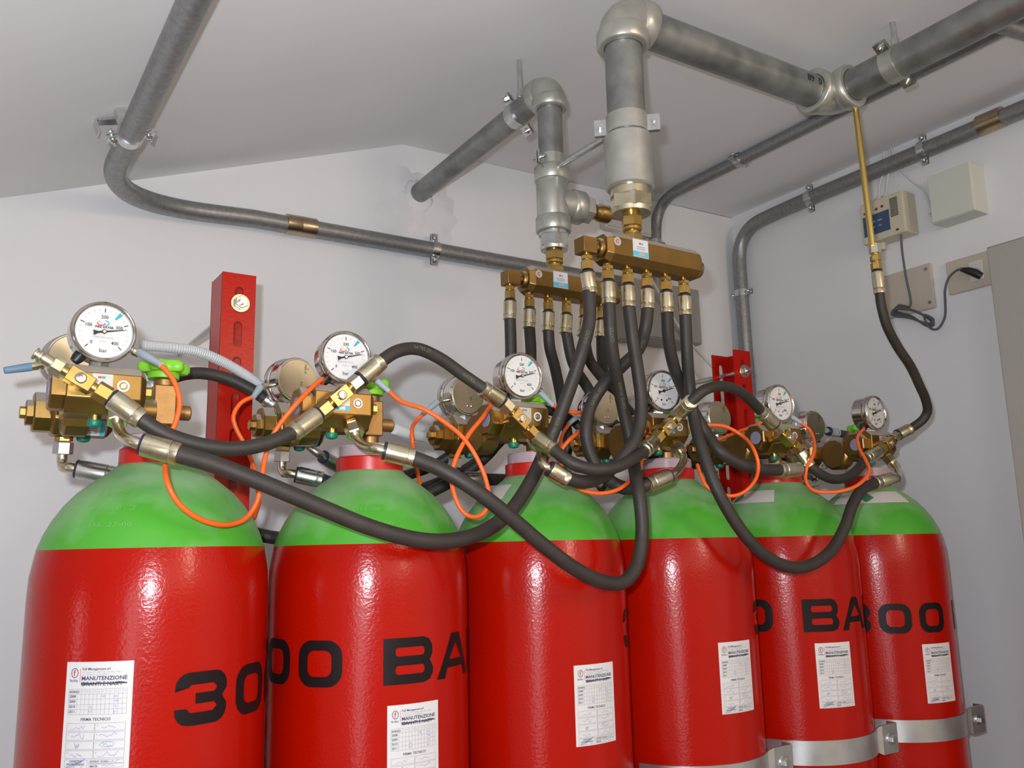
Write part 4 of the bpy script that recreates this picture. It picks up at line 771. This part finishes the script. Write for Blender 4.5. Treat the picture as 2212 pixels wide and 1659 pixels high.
# discharge hoses from the front elbows to the front manifold, rear elbows to the rear manifold
FEL = [(-0.049, -0.160, 1.5665), (-0.0505, -0.160, 1.5708), (-0.0841, -0.160, 1.5558), (-0.1427, -0.155, 1.5515), (-0.1236, -0.155, 1.5705), (-0.1394, -0.155, 1.5609)]
SHP = ['long sweeping', 'deep hanging', 'looped', 'looped', 'steep', 'deep hanging']
for row, (key, mf, r0) in enumerate((('F', MF, FY), ('R', MR, RY))):
    for i in range(6):
        P = [V(p) for p in HOSES['%s%d' % (key, i+1)]]; x0 = i*SP
        nth = ('first', 'second', 'third', 'fourth', 'fifth', 'last')[i]
        lab = ('%s black hose from the %s cylinder up to the front manifold' % (SHP[i], ORD[i])) if row == 0 else ('black hose hanging %s from the left on the rear manifold, behind the valves' % nth)
        t = thing('discharge_hose', lab, 'hose', P[0], 'discharge hoses to the front manifold' if row == 0 else 'discharge hoses to the rear manifold')
        if row == 0:
            N = V((x0-0.0660, -0.0915, 1.6135)); d = V((0, -0.62, -0.785)).normalized(); F0 = V((x0+FEL[i][0], FEL[i][1], FEL[i][2]))
        else:
            N = V((x0-0.0990, 0.0770, 1.6010)); d = V((0, 0.12, -0.99)).normalized(); dd = (P[1]-P[0]).normalized(); F0 = P[0]-V((dd.x, dd.y*0.3, dd.z)).normalized()*0.034
            if i < 2: F0 = V((x0-0.0830, 0.050+0.012, 1.5590))
        fd = (P[0]-F0).normalized()
        G().hexn(N+d*0.0005, N+d*0.0065, 0.0185).obj('adapter', 'gold', t)
        G().hexn(N+d*0.0070, N+d*0.0230, 0.0205, 6, 0.0012).obj('hex_nut', 'zincy' if row == 0 else 'zinc', t)
        el = spline([N+d*0.018, N+d*0.031, (N+d*0.040)*0.5+(F0-fd*0.014)*0.5, F0-fd*0.010, F0+fd*0.004], 0.004)
        G().tube(el, 0.0062, 14).obj('elbow_tube', 'zincy', t)
        fitting(t, F0, P[0], 0.0122, 'zincy' if row == 0 else 'zinc')
        o = OUT[(mf.name, i)]; G().hexn(o, o-V((0, 0, 0.0145)), 0.0170, 6, 0.001).obj('hex_nut', 'gold', t)
        fitting(t, o-V((0, 0, 0.0185)), P[-1], 0.0111, 'zincy'); P[-1] = V((P[-1].x*0.5+o.x*0.5, P[-1].y, P[-1].z)); rubber(t, P, HF, '%s%d' % (key, i+1))
for k in range(1, 6):
    P = [V(p) for p in HOSES['Q%d' % k]]
    t = thing('pilot_hose', 'black hose behind the valves between the %s cylinders' % names[k-1], 'hose', P[0], 'pilot hoses linking the rear tees')
    for e, c in ((0, V(((k-1)*SP-0.088, 0.112, 1.636))), (-1, V((k*SP-0.112, 0.112, 1.636)))):
        q = P[e]; d = (q-P[1 if e == 0 else -2]).normalized(); a = q+d*0.030
        fitting(t, a, q, 0.0106, 'zinc'); G().tube(spline([a-d*0.002, a+d*0.012, c*0.6+(a+d*0.012)*0.4, c], 0.005), 0.0062, 12).obj('end_tube', 'zinc', t)
    rubber(t, P, HP)
# orange signal cables
def conn(i, g, ang, r, rear):   # a gauge connector tip in world space
    x, y, z, rz = g[i]; a = radians(ang)
    if rear: return V((i*SP+x-r*sin(a), y+0.018, z+r*cos(a)))
    return V((i*SP+x+r*sin(a), y+0.018, z+r*cos(a)))
OC = [('O1', 'orange cable looping in front of the leftmost cylinder to the second gauge', (0, FG, 112, 0), (1, FG, 217, 0)),
      ('O2', 'orange cable hanging from the turned gauge of the second cylinder past the red post', (1, RG, 105, 1), None),
      ('O3', 'orange cable looping low between the second and third cylinders', (1, FG, 112, 0), (2, FG, 217, 0)),
      ('O4', 'orange cable hanging from the turned gauge of the third cylinder', (2, RG, 105, 1), None),
      ('O5', 'orange cable looping between the third and fourth cylinders', (2, FG, 112, 0), None),
      ('O6', 'short orange cable hanging from the turned gauge of the fourth cylinder', (3, RG, 105, 1), None),
      ('O7', 'orange cable forming a round loop left of the fifth cylinder', None, None),
      ('O8', 'short orange cable rising to the fifth gauge from behind', None, (4, FG, 217, 0)),
      ('O9', 'orange cable looping between the fifth and rightmost cylinders', (4, FG, 112, 0), (5, FG, 217, 0))]
for key, lab, a, b in OC:
    P = [V(p) for p in HOSES[key]]; t = thing('signal_cable', lab, 'cable', P[0], 'orange signal cables between the gauges')
    if a:
        i, g, ang, rear = a; q = conn(i, g, ang, 0.0440, rear); G().tube([q, q*0.75+P[0]*0.25, q*0.35+P[0]*0.65, P[0]+(P[0]-q).normalized()*0.004], [0.0050, 0.0050, 0.0042, 0.0036], 14).obj('grey_boot', 'boot', t)
    if b: P.append(conn(b[0], b[1], b[2], 0.0425, b[3]))
    G().tube(spline(P, 0.005), 0.0030, 10).obj('cable_sheath', 'orange', t, smooth=60)
# grey corrugated conduits behind the valves
for key, lab in (('C1', 'grey corrugated conduit arching from the leftmost valve past the red post'), ('C2', 'grey corrugated conduit between the second and third valves'), ('C3', 'grey corrugated conduit between the third and fourth valves')):
    P = [V(p) for p in HOSES[key]]; pts = spline(P, 0.0017); q = G().tube(pts, [0.0078 if k % 2 else 0.0068 for k in range(len(pts))], 14)
    o = q.obj('corrugated_conduit', 'corr', None, P[0], smooth=25); tag(o, lab, 'conduit', 'grey corrugated conduits')
P = HOSES['thin']; tag(G().tube(spline(P, 0.01), 0.0034, 8).obj('thin_cable', 'whitecable', None, P[0], smooth=60), 'thin white cable slanting from the grey wall box down to the fifth cylinder', 'cable')

# ------------------------------------------------------------------ conduits on the walls and ceiling
def bend(pts, r, n=10):
    out = [V(pts[0])]
    for a, b, c in zip(pts[:-2], pts[1:-1], pts[2:]):
        a, b, c = V(a), V(b), V(c); u = (a-b).normalized(); w = (c-b).normalized(); L1 = r
        for k in range(n+1):
            s = k/n; out.append((b+u*L1)*(1-s)**2 + b*2*s*(1-s) + (b+w*L1)*s*s)
    out.append(V(pts[-1])); return out
def saddle(t, c, ax, R, nrm):   # two half clip with a screw each side
    c = V(c); ax = V(ax).normalized(); nrm = V(nrm).normalized(); s = ax.cross(nrm)
    o = G().lathe([(R-0.0008, -0.009), (R+0.002, -0.009), (R+0.002, 0.009), (R-0.0008, 0.009)], c, ax, 24).obj('pipe_clip', 'zinc', t)
    for k in (-1, 1):
        q = G(); p = c+s*k*(R+0.009); q.box(p+nrm*0.003, (0.018, 0.016, 0.002), s, nrm); q.box(p-nrm*0.003, (0.018, 0.016, 0.002), s, nrm); q.cyl(p-nrm*0.013, p+nrm*0.014, 0.0025, n=8); q.lathe([(0.0050, 0), (0.0055, 0.002), (0.003, 0.005)], p+nrm*0.006, nrm, 12); q.lathe([(0.0050, 0), (0.0055, 0.002), (0.003, 0.005)], p-nrm*0.006, -nrm, 12); q.obj('clip_screw', 'zinc', o)
    G().box(c-nrm*(R+0.012), (0.014, 0.022, 0.024), ax, nrm).obj('clip_foot', 'zinc', o)
zc = 2.1125; cy = YB-0.026
t = thing('steel_conduit', 'steel conduit running along the sloped ceiling, bending onto the back wall', 'conduit', (0.0, cy, zc), 'rigid steel conduits')
G().tube([V((-0.022, YF+0.1, 2.085))]+bend([(-0.022, 0.25, 2.0855), (-0.022, cy, 2.094), (0.26, cy, 2.1105)], 0.20, 18)+[V((1.24, cy, zc+0.004))], 0.0178, 20).obj('conduit_tube', 'conduit', t, smooth=60)
G().lathe([(0.016, 0.0), (0.0205, 0.001), (0.0205, 0.030), (0.0200, 0.0315), (0.0205, 0.033), (0.0205, 0.063), (0.016, 0.064)], (0.326, cy, zc), (1, 0, 0.01), 24).obj('sleeve', 'bronze', t)
saddle(t, (-0.022, 0.222, 2.086), (0, 1, 0), 0.0178, (0.35, 0, -0.94)); saddle(t, (0.667, cy, zc+0.002), (1, 0, 0), 0.0178, (0, -1, 0))
q = G(); c = V((-0.046, 0.258, 2.118))
q.box(c, (0.040, 0.020, 0.0022), (1, 0, 0.3), (0, 0, 1)); q.box(c+V((-0.020, 0, -0.013)), (0.0022, 0.020, 0.026), (1, 0, 0.3), (0, 0, 1)); q.obj('hanger_bracket', 'zinc', t)
t = thing('steel_conduit', 'steel conduit crossing the flat ceiling toward the back wall and the grey box', 'conduit', (1.345, 0.3, 2.36), 'rigid steel conduits')
G().tube(bend([(1.343, YF+0.1, 2.366), (1.348, cy, 2.366), (1.331, cy, 2.12)], 0.085, 12), 0.0145, 18).obj('conduit_tube', 'conduit', t, smooth=60)
saddle(t, (1.346, 0.232, 2.366), (0, 1, 0), 0.0145, (0, 0, -1)); saddle(t, (1.335, cy, 2.245), (0, 0, 1), 0.0145, (0, -1, 0))
t = thing('steel_conduit', 'steel conduit along the right wall, bending down into the room corner', 'conduit', (1.643, 0.5, 1.9), 'rigid steel conduits')
G().tube(bend([(1.644, YF+0.1, 2.349), (1.643, 0.3, 2.340), (1.643, 0.521, 2.332), (1.643, 0.515, 0.03)], 0.10, 12), 0.0190, 20).obj('conduit_tube', 'conduit', t, smooth=60)
G().lathe([(0.017, 0.0), (0.0225, 0.001), (0.0225, 0.054), (0.017, 0.055)], (1.6435, -0.247, 2.3445), (0, 1, 0), 24).obj('sleeve', 'bronze', t)
for c, ax in (((1.643, -0.06, 2.3435), (0, 1, 0)), ((1.643, 0.262, 2.339), (0, 1, 0)), ((1.643, 0.519, 2.145), (0, 0, 1))): saddle(t, c, ax, 0.0190, (-1, 0, 0))
tag(G().tube([(1.262, -0.415, 2.352), (1.300, -0.425, 2.350), (XR+0.02, -0.505, 2.345)], 0.0150, 18).obj('steel_conduit', 'conduit', None, (1.3, -0.43, 2.35), smooth=60), 'short steel conduit under the ceiling at the top right picture edge', 'conduit', 'rigid steel conduits')

# ------------------------------------------------------------------ boxes, detector, sockets
def rbox(c, s, b, name, m, parent=None): return G().box(c, s).obj(name, m, parent, c, smooth=0, bevel=b)
t = thing('junction_box', 'grey wall box half hidden behind the manifold hoses', 'box', (1.31, YB, 1.97)); bx = rbox((1.314, YB-0.041, 2.040), (0.236, 0.080, 0.150), 0.003, 'box_body', 'greybox', t)
G().box((1.314, YB-0.082, 2.040), (0.230, 0.004, 0.144)).obj('box_lid', 'greybox', t, bevel=0.001); G().box((1.372, YB-0.0846, 1.983), (0.026, 0.001, 0.016)).obj('warning_label', 'yellow', t, smooth=0)
t = thing('junction_box', 'small white box on the back wall behind the thick riser', 'box', (1.25, YB, 2.30)); rbox((1.252, YB-0.012, 2.300), (0.163, 0.022, 0.076), 0.002, 'box_body', 'white', t); G().box((1.252, YB-0.024, 2.300), (0.150, 0.003, 0.064)).obj('box_lid', 'white', t, bevel=0.001)
# gas detector
t = thing('gas_detector', 'cream gas detector with blue panel on the right wall', 'detector', (XR, 0.045, 2.15)); fx = XR-0.052
rbox((XR-0.026, 0.046, 2.2060), (0.052, 0.116, 0.102), 0.004, 'housing', 'cream', t)
G().box((fx-0.0006, 0.0620, 2.1965), (0.001, 0.070, 0.050)).obj('blue_panel', 'panel', t, smooth=0)
for k, y in enumerate((0.090, 0.0585, 0.0430)): G().lathe([(0.0035, -0.001), (0.0034, 0.0015), (0.001, 0.003)], (fx, y, 2.2300+0.002*k), (-1, 0, 0), 12).obj('indicator_lamp', 'led', t)
for k in range(13): G().box((fx-0.0004, 0.0130, 2.2440-0.0036*k), (0.001, 0.020, 0.0017)).obj('vent_slot', 'slot', t, smooth=0)
for y in (0.070, 0.052): G().box((fx-0.0013, y, 2.203), (0.0006, 0.013, 0.0035)).obj('panel_text', 'greyink', t, smooth=0); G().box((fx-0.0013, y, 2.190), (0.0006, 0.009, 0.0025)).obj('panel_text', 'greyink', t, smooth=0)
for y in (0.080, 0.062, 0.044): G().cyl((XR-0.030, y, 2.256), (XR-0.030, y, 2.268), 0.0085, n=16, ch=0.001).obj('cable_gland', 'cream', t)
G().cyl((XR-0.022, 0.072, 2.156), (XR-0.022, 0.072, 2.138), 0.009, n=16, ch=0.001).obj('sensor_cap', 'cream', t)
G().box((fx-0.0005, 0.010, 2.165), (0.001, 0.007, 0.004)).obj('power_inlet', 'slot', t, smooth=0)
t = thing('junction_box', 'square off-white box beside the cream gas detector', 'box', (XR, -0.11, 2.15)); rbox((XR-0.026, -0.1270, 2.2050), (0.052, 0.100, 0.112), 0.002, 'box_body', 'offwhite', t); G().box((XR-0.054, -0.1270, 2.2050), (0.004, 0.097, 0.109)).obj('box_lid', 'offwhite', t, bevel=0.001)
t = thing('cover_plate', 'beige blank cover plate with screws under the gas detector', 'cover plate', (XR, 0.034, 1.97)); rbox((XR-0.004, 0.0345, 2.0250), (0.008, 0.138, 0.108), 0.003, 'plate', 'beige', t)
for y, z in ((-0.022, 2.066), (-0.022, 1.986), (0.090, 2.066), (0.090, 1.986)): G().lathe([(0.0042, 0), (0.0036, 0.0016), (0.001, 0.002)], (XR-0.008, y, z), (-1, 0, 0), 12).obj('cover_screw', 'conduit', t)
t = thing('wall_socket', 'beige wall socket plate with the black plug, beside the grey cabinet', 'socket', (XR, -0.12, 1.99)); rbox((XR-0.004, -0.1290, 2.0290), (0.008, 0.118, 0.077), 0.002, 'plate', 'beige', t)
G().box((XR-0.009, -0.1380, 2.0290), (0.003, 0.030, 0.045)).obj('socket_insert', 'offwhite', t, bevel=0.001)
t = thing('power_cord', 'grey power cord coiled under the detector and plugged into the socket', 'cord', (XR-0.02, 0.0, 1.93))
crd = [(1.628, 0.0100, 2.158), (1.635, 0.0160, 2.120), (1.645, 0.0195, 2.054), (1.648, 0.0165, 1.998), (1.648, 0.020, 1.985)]; rq = random.Random(5)
for k in range(4):
    o = 0.003*k; crd += [(1.650-o, 0.050+0.003*k, 1.995-o*1.2), (1.652-o, 0.058+0.002*k, 1.984-o), (1.648-o, 0.020, 1.962-o*0.6), (1.650-o, -0.020-0.003*k, 1.928+o*0.5), (1.652-o, -0.031-0.002*k, 1.930+o), (1.648-o, -0.018, 1.950+o*0.5)] + ([(1.646-o, 0.015, 1.975)] if k < 3 else [])
crd += [(1.640, -0.028, 1.922), (1.640, -0.045, 1.915), (1.643, -0.063, 1.937), (1.645, -0.068, 1.975), (1.645, -0.070, 1.998), (1.643, -0.083, 2.024), (1.640, -0.105, 2.036), (1.638, -0.120, 2.035)]
G().tube(spline(crd, 0.004), 0.0026, 8).obj('cord_sheath', 'cord', t, smooth=60)
G().tube([(1.640, -0.114, 2.036), (1.645, -0.128, 2.030), (1.650, -0.140, 2.022), (1.655, -0.150, 2.012)], [0.004, 0.008, 0.0095, 0.008], 12).obj('plug', 'black', t)
for k, (P, lab) in enumerate((([(XR-0.030, 0.062, 2.268), (XR-0.022, 0.064, 2.300), (XR-0.014, 0.055, 2.335), (XR-0.010, 0.050, 2.387)], 'thin grey cable from the detector top up the right wall'), ([(XR-0.030, 0.044, 2.268), (XR-0.020, 0.044, 2.300), (XR-0.012, 0.040, 2.340), (XR-0.008, 0.036, 2.387)], 'second thin cable from the detector top to the ceiling'),
        ([(XR-0.010, 0.030, 2.387), (XR-0.014, 0.012, 2.330), (XR-0.016, -0.020, 2.280), (XR-0.018, -0.045, 2.250), (XR-0.022, -0.060, 2.195), (XR-0.022, -0.066, 2.172), (XR-0.018, -0.085, 2.158)], 'pale cable slanting from the ceiling down to the square box'),
        ([(XR-0.018, -0.066, 2.240), (XR-0.014, -0.058, 2.226), (XR-0.016, -0.068, 2.204), (XR-0.016, -0.050, 2.190), (XR-0.018, -0.070, 2.176)], 'pale curled cable between the detector and the square box'))):
    tag(G().tube(spline(P, 0.006), 0.0026, 8).obj('wall_cable', 'whitecable', None, P[0], smooth=60), lab, 'cable', 'thin cables on the right wall')
t = thing('cabinet', 'tall grey steel cabinet at the right picture edge', 'cabinet', (1.57, -0.6, 0.0)); yl = -0.2635
rbox((1.569, yl-0.32, 1.035), (0.196, 0.64, 1.955), 0.003, 'carcass', 'cabinet', t)
G().box((1.4675, yl-0.32, 1.035), (0.012, 0.630, 1.945)).obj('cabinet_door', 'cabinet', t, bevel=0.002)
